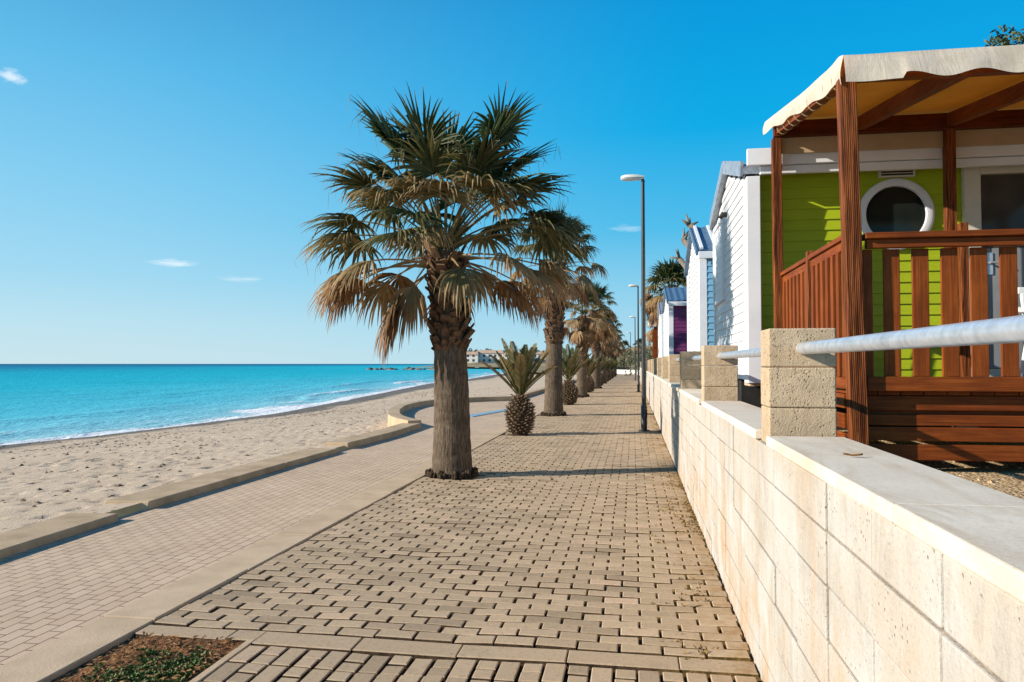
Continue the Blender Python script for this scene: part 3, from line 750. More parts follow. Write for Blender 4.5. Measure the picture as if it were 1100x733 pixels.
# ------------------------------------------------------------------ block wall
wl = thing('boundary_wall', 'long whitewashed block wall with coping, block pillars and pipe rail along the promenade', 'wall', (.66, 0, 0))
LOC = (.66,0,0)
WX, WB, WY0, WY1 = .535, .80, -3.0, 62.0
mb = MB(); mb.box(WX+.008, WB, WY0, WY1, -.2, 1.0)
mb.build('core', M['mortar'], wl, LOC, world=True)
mb = MB(); zs = [-.05] + [.095+.1525*k for k in range(0,7)]; zs[-1] = 1.0
zs = [-.06,.095,.2475,.400,.5525,.705,.8575,.9985]
y = 1.463-.406*11
while y < WY1:
    for a, b in zip(zs[:-1], zs[1:]):
        dx = rng.uniform(-.004,.004); tt = rng.random()
        mb.box(WX+dx, WX+.03, y+.004, y+.402, a+.003, b-.003, tt)
    y += .406
mb.build('blockwork', M['wall'], wl, LOC, world=True, bevel=.0045)
PIL = [3.25+2.92*k for k in range(-1, 20)]
CT = 1.045
for k, py in enumerate(PIL):
    mb = MB(); h = CT-.06
    for j, (a, b) in enumerate(((.955,1.15),(1.152,1.315),(1.317,1.475))):
        e = rng.uniform(-.002,.002)
        mb.box(.549+e, .811+e, py+e, py+.205+e, a, b, rng.random())
    mb.build('pillar', M['pillar'], wl, LOC, world=True, bevel=.006)
    y0, y1 = py+.207, py+2.92-(.085 if k != 1 else .10)
    # coping in two slabs
    ym = (y0+y1)/2+rng.uniform(-.2,.2)
    mb = MB()
    for a, b in ((y0, ym-.003), (ym+.003, y1)): mb.box(WX-.014, WB+.016, a, b, 1.003, CT+rng.uniform(-.001,.001), rng.random())
    mb.build('coping', M['coping'], wl, LOC, world=True, bevel=.005)
    mb = MB(); mb.tube([(.68, py+.19, 1.392), (.68, py+2.93, 1.392)], .0245, 20)
    for yy in (py+.208,):
        mb.tube([(.68, yy, 1.392),(.68, yy+.004, 1.392)], .028, 20)
    o = mb.build('rail', M['galv'], wl, LOC, world=True, smooth=True)
    es = o.modifiers.new('es','EDGE_SPLIT'); es.split_angle = R(50)
# dry leaf on the coping
mb = MB()
for s in (-1, 1):
    for i in range(4):
        a, b = i/4, (i+1)/4
        def lp(u, v): return (.66+.028*(u-.5)*2, 2.47+v*.009*math.sin(math.pi*u)*s+.006*math.sin(u*5), CT+.003+.010*abs(u-.5)+.006*v)
        mb.face([lp(a,0), lp(b,0), lp(b,1), lp(a,1)])
tag(mb.build('dead_leaf', M['dry_leaf']), 'small curled brown leaf lying on the wall coping', 'leaf')

# ------------------------------------------------------------------ street lamps
def make_lamp():
    r = thing('street_lamp', '', 'street lamp')
    mb = MB(); mb.tube([(0,0,0),(0,0,.02)], .11, 20); mb.tube([(0,0,.02),(0,0,.5),(0,0,.52)], [.062,.060,.045], 18)
    mb.tube([(0,0,.52),(0,0,3),(0,0,5.0)], [.045,.040,.034], 18)
    mb.build('pole', M['black_metal'], r, smooth=True).modifiers.new('es','EDGE_SPLIT').split_angle = R(50)
    mb = MB(); mb.box(.060,.064,-.035,.035,.25,.42); mb.build('hatch', M['black_metal'], r, bevel=.002)
    mb = MB(); mb.tube([(.02,0,4.96),(.0,0,5.02),(-.06,0,5.05),(-.14,0,5.055)], .026, 12)
    mb.build('arm', M['black_metal'], r, smooth=True)
    def shell(z0, zs, name, m, up):
        mb = MB(); prof = [(-.44,.02),(-.42,.055),(-.34,.085),(-.22,.09),(-.1,.075),(-.02,.05),(.03,.035)]
        n = 10; V = []
        for x, w in prof:
            V.append([(x, w*math.cos(math.pi*j/n), z0 + zs*(w/.09)**.7*math.sin(math.pi*j/n)) for j in range(n+1)])
        for a, b in zip(V[:-1], V[1:]):
            for j in range(n): mb.face([a[j], b[j], b[j+1], a[j+1]])
            mb.face([a[0], a[n], b[n], b[0]])
        mb.face(V[0]); mb.face(V[-1])
        o = mb.build(name, M[m], r, smooth=True); w = o.modifiers.new('w','WELD'); w.merge_threshold = .0005
        o.modifiers.new('es','EDGE_SPLIT').split_angle = R(50)
    shell(5.055, .075, 'lamp_head', 'lamp_cream', 1); shell(5.048, -.05, 'lens', 'lens', -1)
    return r
lamp0 = make_lamp()
LG = 'street lamps along the block wall'
for k, (x, y, lab) in enumerate(((.21,15.4,'tall black street lamp with cream head, nearest of the row by the block wall'), (.25,36.9,'second street lamp from the camera along the block wall'), (.17,61.5,'third street lamp from the camera, far along the promenade'), (-.28,92,'thin distant street lamp standing left of the third, at the promenade end'))):
    o = lamp0 if k == 0 else dup(lamp0); o.location = (x, y, 0); o['label'] = lab; o['group'] = LG
    o.rotation_euler = (0,0,R((0,3,-4,2)[k]))
# ------------------------------------------------------------------ fan palms
def fan_leaf(mb, hub, phi, el, L, Rb, g, tn, rg, sag=.25, spread=105, n=30, tw=0.0, pet=True, pcol=.45):
    d = Vector((math.cos(phi)*math.cos(el), math.sin(phi)*math.cos(el), math.sin(el)))
    pts = [Vector(hub)+d*L*t+Vector((0,0,-sag*L*t*t)) for t in (0,.25,.5,.75,1)]
    if pet: mb.tube(pts, [.021,.015,.0115,.010,.008], 5, pcol+.1*rg.random(), cap=False)
    T = (pts[-1]-pts[-2]).normalized()
    h = Vector((-math.sin(phi), math.cos(phi), 0)); S = (h - T*h.dot(T)).normalized(); N = S.cross(T)
    if tw: S, N = S*math.cos(tw)+N*math.sin(tw), N*math.cos(tw)-S*math.sin(tw)
    B = pts[-1]; sv = [0,.22,.45,.68,.86,1.0]; wv = [.10,.62,1.0,.62,.34,.04]
    dth = 2*R(spread)/n
    for k in range(n):
        a = -R(spread)+dth*(k+.5); ll = Rb*(.80+.2*math.cos(a))*rg.uniform(.84,1.08)
        D = (T*math.cos(a)+S*math.sin(a)+N*(.10*math.cos(2*a)+rg.uniform(-.05,.05))).normalized()
        sd = (S*math.cos(a)-T*math.sin(a)); p = B.copy(); prev = None
        gg = g*rg.uniform(.75,1.3); wmax = Rb*.45*dth*.72
        kink = rg.random() < .10
        for i in range(6):
            if i:
                ds = (sv[i]-sv[i-1]); D = (D+Vector((rg.uniform(-.05,.05),rg.uniform(-.05,.05),-gg*ds*(.10+2.7*sv[i]**2.0)))).normalized()
                if kink and i == 4: D = (D+Vector((0,0,-1.2))).normalized()
                p = p+D*ll*ds
            w = wmax*wv[i]*1.0; s2 = (sd - D*sd.dot(D))
            s2 = s2.normalized()*w if s2.length > 1e-4 else S*w
            nn = s2.cross(D).normalized()*w*.55
            cur = (p-s2+nn, p-nn*.3, p+s2+nn)
            if prev:
                c = min(1.25, tn+.32*max(0, sv[i]-.55)+rg.uniform(-.08,.08))
                mb.face([prev[0],cur[0],cur[1],prev[1]], c); mb.face([prev[1],cur[1],cur[2],prev[2]], c)
            prev = cur
        if rg.random() < .22 and g < 1.2:                # hanging threads
            q = p; e = q+Vector((rg.uniform(-.05,.05),rg.uniform(-.05,.05),-rg.uniform(.08,.22)))
            mb.face([q, q+Vector((.005,0,0)), e+Vector((.003,0,0)), e], .62)

def trunk_mesh(mb, H, r0, r1, r2, lean, rg, zs=60, n=28):
    V = []
    for i in range(zs+1):
        t = i/zs; z = H*t
        r = r0+(r1-r0)*min(1,t*1.6)**.8 if t < .62 else r1+(r2-r1)*(t-.62)/.38
        r += .035*math.exp(-z/.10); r += .003*math.sin(z*38+rg.random())
        cx, cy = lean(z); V.append([(cx+(r+.004*mnoise.noise((j*1.9,z*5,1)))*math.cos(6.2832*j/n), cy+(r+.004*mnoise.noise((j*1.9,z*5,4)))*math.sin(6.2832*j/n), z-.05*(i==0)) for j in range(n)])
    for a, b in zip(V[:-1], V[1:]):
        for j in range(n): mb.face([a[j], a[(j+1)%n], b[(j+1)%n], b[j]])
    mb.face(V[-1])
def boots_mesh(mb, z0, z1, r, lean, rg, sz=.13, dens=1.0):
    n = int((z1-z0)*115*dens)
    for k in range(n):
        z = z0+(z1-z0)*(k+rg.random())/n; a = k*2.399963+rg.uniform(-.25,.25); cx, cy = lean(z)
        o = Vector((math.cos(a), math.sin(a), 0)); s = Vector((-math.sin(a), math.cos(a), 0)); w = sz*rg.uniform(.5,.8)*.55; l = sz*rg.uniform(.55,1.0)
        out = rg.uniform(.25,.75)*l*.8; b = Vector((cx,cy,z))+o*(r-.025)
        t0 = b+o*(out+.02)+Vector((0,0,l*rg.uniform(.2,.9)))
        th = .022*rg.uniform(.7,1.3)
        p = [b-s*w-Vector((0,0,th)), b+s*w-Vector((0,0,th)), b+s*w*.8+Vector((0,0,th)), b-s*w*.8+Vector((0,0,th))]
        e = s*w*rg.uniform(.35,.75); jag = Vector((0,0,rg.uniform(-.02,.02)))
        q = [t0-e-o*.01, t0+e-o*.01+jag, t0+e*.8+Vector((0,0,.014))-o*.022+jag, t0-e*.8+Vector((0,0,.014))-o*.022]
        c = rg.random()*rg.random()
        for i in range(4): mb.face([p[i], p[(i+1)%4], q[(i+1)%4], q[i]], c)
        mb.face(q, c+.4)
def roots_mesh(mb, r, rg, n=190):
    for k in range(n):
        a = 6.2832*k/n+rg.uniform(-.1,.1); rr = r*rg.uniform(.93,1.16); s = rg.uniform(.008,.026)
        c = Vector((rr*math.cos(a), rr*math.sin(a), rg.uniform(-.02,.085)))
        mb.tube([c+Vector((0,0,s*.9)), c+Vector((s*.3*math.cos(a),s*.3*math.sin(a),0)), c+Vector((s*.6*math.cos(a),s*.6*math.sin(a),-.09))], [s*.4,s,s*.8], 6)

def make_fan_palm(seed, H, r0, rb, boots0, leaves, dead, leanx, Rb=.78, Lp=1.0, nseg=30):
    rg = random.Random(seed)
    r = thing('fan_palm', '', 'palm tree')
    lean = lambda z: (leanx*z/H*(z/H), .03*math.sin(z))
    mb = MB(); trunk_mesh(mb, H, r0, r0*.80, r0*.66, lean, rg); mb.build('trunk', M['trunk'], r, smooth=True)
    mb = MB(); boots_mesh(mb, boots0, H-.02, rb, lean, rg, .20, 1.0); boots_mesh(mb, boots0-.02, boots0+.10, rb-.01, lean, rg, .15, 2.0); mb.build('leaf_bases', M['boot'], r)
    mb = MB(); roots_mesh(mb, r0*1.1, rg); mb.build('root_collar', M['roots'], r, smooth=True)
    cx, cy = lean(H); hub = (cx, cy, H-.02)
    mb = MB()
    for (ph, el, L, R_, g, tn) in leaves:
        h2 = (hub[0]+.06*math.cos(R(ph)), hub[1]+.06*math.sin(R(ph)), hub[2]+rg.uniform(-.05,.08)+.10*math.sin(R(el)))
        fan_leaf(mb, h2, R(ph), R(el), L*Lp, R_*Rb, g, tn, rg, sag=.08+.18*max(0,math.cos(R(el))), n=nseg, tw=rg.uniform(-.35,.35))
    mb.build('crown', M['frond'], r)
    mb = MB()
    for (ph, el, L, R_, g, tn) in dead:
        h2 = (hub[0]+.12*math.cos(R(ph)), hub[1]+.12*math.sin(R(ph)), hub[2]-rg.uniform(.0,.2))
        fan_leaf(mb, h2, R(ph), R(el), L*Lp, R_*Rb, g, tn, rg, sag=.22, spread=88, n=nseg, tw=rg.uniform(-.3,.3), pcol=.6)
    mb.build('dead_fronds', M['frond'], r)
    return r
# near palm: fronds set out as the photo shows them (azimuth 0 = right, 90 = away, 270 = towards the camera)
live1 = [(95,80,1.0,1.1,.2,.06),(250,74,1.0,1.1,.25,.12),(30,72,1.05,1.1,.25,.08),(150,72,1.1,1.1,.25,.08),(205,68,1.1,1.05,.3,.14),(330,64,1.1,1.05,.3,.1),
 (183,58,1.25,1.1,.4,.27),(172,50,1.32,1.1,.45,.2),(196,47,1.28,1.05,.5,.36),(0,56,1.25,1.1,.4,.16),(12,46,1.3,1.1,.5,.2),(348,47,1.2,1.1,.5,.27),(60,55,1.2,1.1,.5,.15),(120,55,1.2,1.1,.5,.15),(188,68,1.3,1.0,.35,.2),(352,68,1.3,1.0,.35,.12),
 (255,52,.9,1.05,1.3,.5),(285,50,.92,1.05,1.5,.52),(225,46,1.0,1.0,1.3,.46),(315,46,1.0,1.0,1.4,.5),
 (180,33,1.3,1.1,.7,.38),(192,25,1.25,1.1,.9,.46),(166,25,1.3,1.1,.8,.3),(5,33,1.25,1.1,.8,.3),(350,25,1.25,1.1,1.0,.38),(15,21,1.3,1.1,.9,.32),(110,30,1.0,1.0,1.0,.4),(70,30,1.0,1.0,1.0,.4),(262,26,.75,1.0,1.8,.56)]
dead1 = [(183,8,1.2,1.1,1.4,.60),(172,2,1.2,1.1,1.6,.72),(202,4,1.1,1.1,1.6,.76),(190,-8,1.1,1.05,1.9,.84),(215,14,.95,1.05,1.7,.58),
 (5,10,1.2,1.1,1.4,.60),(350,2,1.15,1.1,1.6,.72),(332,8,1.0,1.1,1.7,.64),(355,-12,.85,1.0,2.0,.84),
 (305,-16,.45,.95,2.4,.52),(208,-30,.55,1.25,2.0,.80),(195,-40,.60,1.2,2.4,.86),(222,-44,.5,1.15,2.4,.74),(40,0,1.0,1.1,1.8,.8),(140,2,1.0,1.1,1.8,.8),(100,-10,.8,1.0,2.2,.85),(30,-12,.7,1.0,1.9,.88)]
live1 = [(p, e, L*(1.24 if e > 60 else .95), r, g, t) for p, e, L, r, g, t in live1]; dead1 = [(p, e, L*.86, r, g, t) for p, e, L, r, g, t in dead1]
_r = random.Random(19)
live1 += [(180,66,.95,1.05,.6,.28),(0,64,.95,1.05,.6,.25),(265,68,.9,1.05,.8,.36),(90,60,.95,1.05,.6,.2),(215,60,1.0,1.05,.8,.4),(325,60,1.0,1.05,.8,.36)]
for k in range(8): live1.append((k*137.5+_r.uniform(-20,20), _r.uniform(22,56), _r.uniform(.70,.98), _r.uniform(.95,1.1), _r.uniform(.7,1.3), _r.uniform(.22,.5)))
for k in range(2): dead1.append((150-70*k+_r.uniform(-10,10), _r.uniform(-14,20), _r.uniform(.60,.95), _r.uniform(.95,1.1), _r.uniform(1.4,2.2), _r.uniform(.55,.85)))
palm1 = make_fan_palm(3, 2.68, .238, .215, 1.50, live1, dead1, -.10, Rb=.66, Lp=1.0, nseg=34)
def rand_leaves(seed, nl, nd):
    rg = random.Random(seed); a = []; b = []
    for k in range(nl):
        t = k/nl; a.append((k*137.5+rg.uniform(-15,15), 86-60*t+rg.uniform(-6,6), rg.uniform(.85,1.1), rg.uniform(.85,1.05), .3+1.3*t, .05+.42*t))
    for k in range(nd):
        t = k/nd; b.append((k*137.5+60+rg.uniform(-15,15), 18-62*t+rg.uniform(-8,8), rg.uniform(.6,1.0), rg.uniform(.9,1.1), 1.9+1.6*t, .58+.32*t+rg.uniform(-.06,.06)))
    return a, b
L2, D2 = rand_leaves(21, 20, 20); palm2 = make_fan_palm(5, 3.74, .25, .218, 1.75, L2, D2, .08, Rb=.62, Lp=.92)
L3, D3 = rand_leaves(33, 18, 22); palm3 = make_fan_palm(8, 3.2, .23, .205, 1.5, L3, D3, .10, Rb=.62, Lp=.88, nseg=24)
PG = 'fan palms in a row along the promenade'
plab = ['large fan palm nearest the camera, with brown drooping fronds and a thick scaly trunk',
 'second fan palm of the row, just behind the first small stubby palm', 'third fan palm of the row, behind the second small stubby palm',
 'fourth fan palm of the row, behind the third small stubby palm', 'fifth fan palm of the row counted from the camera', 'sixth fan palm of the row counted from the camera']
base = [palm1, palm2, palm3]; hs = [1, 1.05, 1.0, 1.13, 1.08, 1.1, 1.05, 1.1, 1.05]
for k in range(9):
    y = TREES[2*k]
    if k < 3: o = base[k]
    else:
        o = dup(base[1] if k % 2 else base[2]); o.rotation_euler = (0,0,R(67*k))
    o.location = ((-2.13,-2.03,-2.05,-1.98,-2.05,-2.1,-2.1,-2.15,-2.2)[k], y+(-.02,0,.5,.3,.2,.2,0,0,0)[k], 0); o.scale = (1,1,hs[k])
    if k == 2: o.scale = (1,1,1.02)
    o['label'] = plab[k] if k < 6 else 'far fan palm among the last of the row, closing up towards the vanishing point'
    o['group'] = PG
# ------------------------------------------------------------------ small stubby palms
def make_small_palm(seed, nf=19):
    rg = random.Random(seed); r = thing('young_palm', '', 'small palm')
    prof = [(0,.17),(.06,.20),(.2,.245),(.36,.265),(.48,.235),(.56,.17),(.64,.11),(.78,.075),(.84,.05)]
    mb = MB(); n = 20; V = []
    for z, rr in prof: V.append([(rr*.86*math.cos(6.2832*j/n), rr*.86*math.sin(6.2832*j/n), z) for j in range(n)])
    for a, b in zip(V[:-1], V[1:]):
        for j in range(n): mb.face([a[j], a[(j+1)%n], b[(j+1)%n], b[j]])
    mb.face(V[-1]); mb.build('trunk', M['roots'], r, smooth=True)
    mb = MB()
    for k in range(240):
        z = .03+.66*(k/240)**.9; rr = np.interp(z, [p[0] for p in prof], [p[1] for p in prof])*.84; a = k*2.39996+rg.uniform(-.1,.1)
        o = Vector((math.cos(a), math.sin(a), 0)); s = Vector((-math.sin(a), math.cos(a), 0)); b = Vector((0,0,z))+o*rr
        l = rg.uniform(.05,.10); up = .1+.7*(z/.66); e = b+o*l+Vector((0,0,l*up)); w = rg.uniform(.016,.028); th = .014
        p = [b-s*w, b+s*w, b+s*w*.6+Vector((0,0,th*2)), b-s*w*.6+Vector((0,0,th*2))]; w2 = w*.6
        q = [e-s*w2-Vector((0,0,.004)), e+s*w2-Vector((0,0,.004)), e+s*w2+Vector((0,0,.012)), e-s*w2+Vector((0,0,.012))]
        c = rg.random()
        for i in range(4): mb.face([p[i], p[(i+1)%4], q[(i+1)%4], q[i]], c*.7)
        mb.face(q, c*.5+.5)
    mb.build('frond_stubs', M['stub'], r)
    mb = MB()
    for k in range(nf):
        t = k/nf; ph = k*2.39996+rg.uniform(-.2,.2); el = R(84-36*t+rg.uniform(-5,5)); L = rg.uniform(.9,1.15)
        d = Vector((math.cos(ph)*math.cos(el), math.sin(ph)*math.cos(el), math.sin(el))); p = Vector((.03*math.cos(ph),.03*math.sin(ph),.72)); pts = [p]
        for i in range(12): d = (d+Vector((0,0,-.028*(.4+t)))).normalized(); p = p+d*L/12; pts.append(p)
        mb.tube(pts, [.013*(1-i/13)+.003 for i in range(13)], 5, .42, cap=False)
        h = Vector((-math.sin(ph), math.cos(ph), 0)); tn = .10+.32*t+rg.uniform(-.05,.05)
        for i in range(44):
            u = .16+.84*i/44; f = u*12; i0 = min(11, int(f)); c = pts[i0].lerp(pts[i0+1], f-i0); tdir = (pts[i0+1]-pts[i0]).normalized()
            nrm = h.cross(tdir).normalized(); ll = .23*math.sin(math.pi*min(1,.12+u*.86))**.7*rg.uniform(.8,1.1)
            for s in (-1, 1):
                e = (h*s*.62+tdir*.75+nrm*.30*(1 if nrm.z > -.2 else -1)).normalized(); w = tdir.cross(e).cross(e).normalized()*.012
                m_ = c+e*ll*.5; tip = c+e*ll+Vector((0,0,-ll*.12)); cc = min(1, tn+.22*u+rg.uniform(-.06,.08)+(.25 if rg.random() < .08 else 0))
                mb.face([c-w*.5, m_-w, tip, m_+w], cc)
    mb.build('fronds', M['frond'], r)
    return r
sp0 = make_small_palm(11); sp1 = make_small_palm(14, 16)
slab = ['stubby young palm with a pineapple-like base, nearest of the small ones', 'second stubby young palm, standing right behind the second fan palm', 'third stubby young palm, behind the third fan palm', 'fourth stubby young palm, small in the distance of the row']
for k in range(7):
    o = (sp0, sp1)[k] if k < 2 else dup((sp0, sp1)[k % 2]); o.location = (-2.1+.03*k, TREES[2*k+1]-.05, 0); o.rotation_euler = (0,0,R(47*k+20)); 
    s = (1.0,1.08,.98,1.05,1,1,1)[k]; o.scale = (s,s,s)
    o['label'] = slab[k] if k < 4 else 'tiny far stubby palm between the last fan palms'; o['group'] = 'young stubby palms between the fan palms'
# ------------------------------------------------------------------ mobile homes
def lap(mb, axis, plane, out, a0, a1, z0, z1, pitch=.105, top=None, holes=()):
    """lap siding: boards run along X (axis 0, on plane y) or Y (axis 1, on plane x); out = outward sign; top(a) = roof line"""
    z = z0
    def P(a, d, zz): return (a, plane+out*d, zz) if axis == 0 else (plane+out*d, a, zz)
    while z < z1-.005:
        zt = min(z+pitch, z1); lo, hi = a0, a1; segs = [(lo, hi)]
        if top:
            n = 60; ok = [a0+(a1-a0)*i/n for i in range(n+1) if top(a0+(a1-a0)*i/n) > zt-.01]
            if not ok: break
            segs = [(ok[0], ok[-1])]
        for h in holes:                                  # (a0,a1,z0,z1)
            if h[2] < zt-.02 and h[3] > z+.02:
                ns = []
                for s in segs:
                    if h[1] <= s[0] or h[0] >= s[1]: ns.append(s); continue
                    if h[0] > s[0]: ns.append((s[0], h[0]))
                    if h[1] < s[1]: ns.append((h[1], s[1]))
                segs = ns
        for s0, s1 in segs:
            t = rng.random()
            mb.face([P(s0,.016,z), P(s1,.016,z), P(s1,.003,zt), P(s0,.003,zt)], t)
            mb.face([P(s0,0,z), P(s1,0,z), P(s1,.016,z), P(s0,.016,z)], t)
            mb.face([P(s0,0,z),P(s0,.016,z),P(s0,.003,zt),P(s0,0,zt)], t); mb.face([P(s1,0,z),P(s1,.016,z),P(s1,.003,zt),P(s1,0,zt)], t)
        z += pitch

def mobile_home(label, X0, Y0, W, Lx, zf, ze, zr, side, roofm, rec=.0, window=None, wall_holes=(), over=.0, side_top=None, gutter=True):
    loc = (X0, Y0, .62); r = thing('mobile_home', label, 'mobile home', loc, 'mobile homes in a row behind the wall')
    ym = Y0+W/2; YW = Y0+rec
    def top(y): return ze+(zr-ze)*(1-abs(y-ym)/(W/2))
    # body shell just inside the siding
    mb = MB(); b = .02
    pr = [(YW+b, zf+.01), (Y0+W-b, zf+.01), (Y0+W-b, ze-.05), (ym, zr-.06), (YW+b, ze-.05)]
    mb.face([(X0+b,y,z) for y,z in pr][::-1]); mb.face([(X0+Lx-b,y,z) for y,z in pr])
    for i in range(5): (y0,z0),(y1,z1) = pr[i], pr[(i+1)%5]; mb.face([(X0+b,y0,z0),(X0+b,y1,z1),(X0+Lx-b,y1,z1),(X0+Lx-b,y0,z0)])
    mb.build('body', M['white_trim'], r, loc, world=True)
    mb = MB(); lap(mb, 1, X0+.02, -1, Y0+.12, Y0+W-.10, zf, zr, .100, top, [window[:4]] if window else []); mb.build('end_wall', M['side_white'], r, loc, world=True)
    mb = MB(); lap(mb, 0, YW+.018, -1, X0+.12, X0+Lx-.12, zf, side_top or (ze-.04), .107, None, wall_holes); mb.build('side_wall', M[side], r, loc, world=True)
    for yy, w in ((Y0, .127), (Y0+W-.10, .10)):
        mb = MB(); mb.box(X0-.006, X0+.125 if yy == Y0 else X0+.04, yy, yy+(max(w, rec+.03) if yy == Y0 else w), zf-.03, ze-.02); mb.build('corner_trim', M['white_trim'], r, loc, world=True, bevel=.006)
    # roof: two corrugated slopes with a thick barge edge
    mb = MB(); th = .085; n = int((Lx+2*over)/.09); xs = [X0-.03-over*0+i*(Lx+.06)/n for i in range(n+1)]
    ov = .06 if gutter else -.04
    for sgn in (-1, 1):
        ye = ym+sgn*(W/2+ov); zz = ze-(zr-ze)/(W/2)*ov
        for i in range(n):
            d0 = .018 if i % 2 else 0; d1 = 0 if i % 2 else .018
            mb.face([(xs[i],ye,zz+th+d0),(xs[i+1],ye,zz+th+d1),(xs[i+1],ym,zr+th+d1),(xs[i],ym,zr+th+d0)])
        mb.face([(xs[0],ye,zz),(xs[-1],ye,zz),(xs[-1],ym,zr),(xs[0],ym,zr)])
        mb.face([(xs[0],ye,zz),(xs[0],ye,zz+th),(xs[0],ym,zr+th),(xs[0],ym,zr)]); mb.face([(xs[-1],ye,zz),(xs[-1],ye,zz+th),(xs[-1],ym,zr+th),(xs[-1],ym,zr)])
        mb.face([(xs[0],ye,zz),(xs[-1],ye,zz),(xs[-1],ye,zz+th),(xs[0],ye,zz+th)])
    rf = mb.build('roof', M[roofm], r, loc, world=True)
    mb = MB(); mb.box(X0-.02, X0+Lx, Y0-ov-.045, Y0-ov-.004, ze-.075, ze+.045); gutter and mb.build('gutter', M['white_trim'], r, loc, world=True, bevel=.008)
    mb = MB()
    for sgn in (-1, 1):
        ye = ym+sgn*(W/2+ov)
        mb.beam((X0-.045, ye, ze-(zr-ze)/(W/2)*ov+.055), (X0-.045, ym, zr+.055), .028, (.15 if rec else .09))
    mb.build('barge_board', M[roofm], r, loc, world=True)
    if window:
        a0, a1, z0, z1 = window[:4]
        mb = MB(); f = .055
        for q in ((a0,a1,z0,z0+f),(a0,a1,z1-f,z1),(a0,a0+f,z0+f,z1-f),(a1-f,a1,z0+f,z1-f)): mb.box(X0-.028, X0+.02, q[0], q[1], q[2], q[3])
        fr = mb.build('window', M['white_trim'], r, loc, world=True, bevel=.004)
        mb = MB(); mb.box(X0-.002, X0+.018, a0+f, a1-f, z0+f, z1-f)
        for k in range(9):
            zz = z0+f+(z1-z0-2*f)*k/9; mb.box(X0-.007, X0-.003, a0+f, a1-f, zz+.004, zz+(z1-z0-2*f)/9-.006)
        mb.build('shutter', M['white_trim'], fr, loc, world=True)
    mb = MB()
    for yy in (Y0+.4, Y0+W-.4): mb.box(X0+.3, X0+Lx-.2, yy-.06, yy+.06, zf-.2, zf-.005)
    for xx in [X0+.5+1.6*k for k in range(int(Lx/1.6))]:
        for yy in (Y0+.4, Y0+W-.4): mb.box(xx-.1, xx+.1, yy-.1, yy+.1, .6, zf-.2)
        mb.beam((xx, Y0+.35, zf-.06), (xx-.5, Y0+.2, .63), .03, .03)
    mb.box(X0+.05, X0+Lx-.05, Y0+.9, Y0+W-.05, .6, zf-.02)  # dark box standing for the shaded void under the floor
    mb.build('chassis_and_void', M['dark_under'], r, loc, world=True)
    mb = MB(); mb.box(X0+.02, X0+.42, Y0+.06, Y0+.46, zf-.06, zf-.004); mb.build('floor_edge', M['concrete'], r, loc, world=True)
    return r, loc
YW = 8.0
green, gl = mobile_home('white-ended mobile home with lime green front wall and porthole beside the porch', 1.12, 7.75, 3.18, 7.5, 1.17, 3.20, 3.62, 'side_green', 'roof_grey', gutter=False, rec=.23, window=(9.72,10.78,2.12,3.17), side_top=3.31)
mb = MB(); mb.box(1.115, 8.6, 7.70, 7.745, 3.275, 3.44); mb.box(1.245, 8.6, 7.747, 8.0, 3.315, 3.34); mb.box(1.245, 8.6, 7.748, 7.80, 3.195, 3.274); mb.build('fascia', M['white_trim'], green, gl, world=True, bevel=.006)
mb = MB(); mb.tube([(1.11,9.30,3.10),(1.06,9.30,3.10),(1.03,9.30,3.06)], [.03,.035,.025], 10); mb.build('wall_light', M['dark_under'], green, gl, world=True)
# porthole
def ring(mb, cx, y0, y1, cz, ro, ri, n=56):
    for k in range(n):
        a, b = 6.2832*k/n, 6.2832*(k+1)/n
        def q(r, t, y): return (cx+r*math.cos(t), y, cz+r*math.sin(t))
        rm = (ro+ri)/2
        mb.face([q(ro,a,y1),q(ro,b,y1),q(ro,b,y0+.012),q(ro,a,y0+.012)]); mb.face([q(ro,a,y0+.012),q(ro,b,y0+.012),q(rm+.02,b,y0),q(rm+.02,a,y0)])
        mb.face([q(rm+.02,a,y0),q(rm+.02,b,y0),q(ri+.012,b,y0+.004),q(ri+.012,a,y0+.004)]); mb.face([q(ri+.012,a,y0+.004),q(ri+.012,b,y0+.004),q(ri,b,y1),q(ri,a,y1)])
mb = MB(); ring(mb, 2.56, YW-.055, YW+.03, 2.80, .352, .27); pf = mb.build('porthole', M['white_trim'], green, gl, world=True, smooth=True)
pf.modifiers.new('w','WELD').merge_threshold = .0003; pf.modifiers.new('es','EDGE_SPLIT').split_angle = R(35)
mb = MB(); mb.face([(2.56+.275*math.cos(6.2832*k/48), YW-.022, 2.80+.275*math.sin(6.2832*k/48)) for k in range(48)][::-1]); mb.build('pane', M['glass'], pf, gl, world=True)
# vent grille above it
mb = MB(); mb.box(2.42,2.72,YW-.05,YW+.02,3.18,3.30); vt = mb.build('vent', M['dark_under'], green, gl, world=True, bevel=.004)
mb = MB()
for q in ((2.405,2.735,3.165,3.18),(2.405,2.735,3.30,3.312),(2.405,2.42,3.18,3.30),(2.72,2.735,3.18,3.30)): mb.box(q[0],q[1],YW-.06,YW+.01,q[2],q[3])
for k in range(4): mb.box(2.42,2.72,YW-.054,YW-.048,3.20+.025*k,3.208+.025*k)
mb.build('vent_frame', M['cream_trim'], vt, gl, world=True)
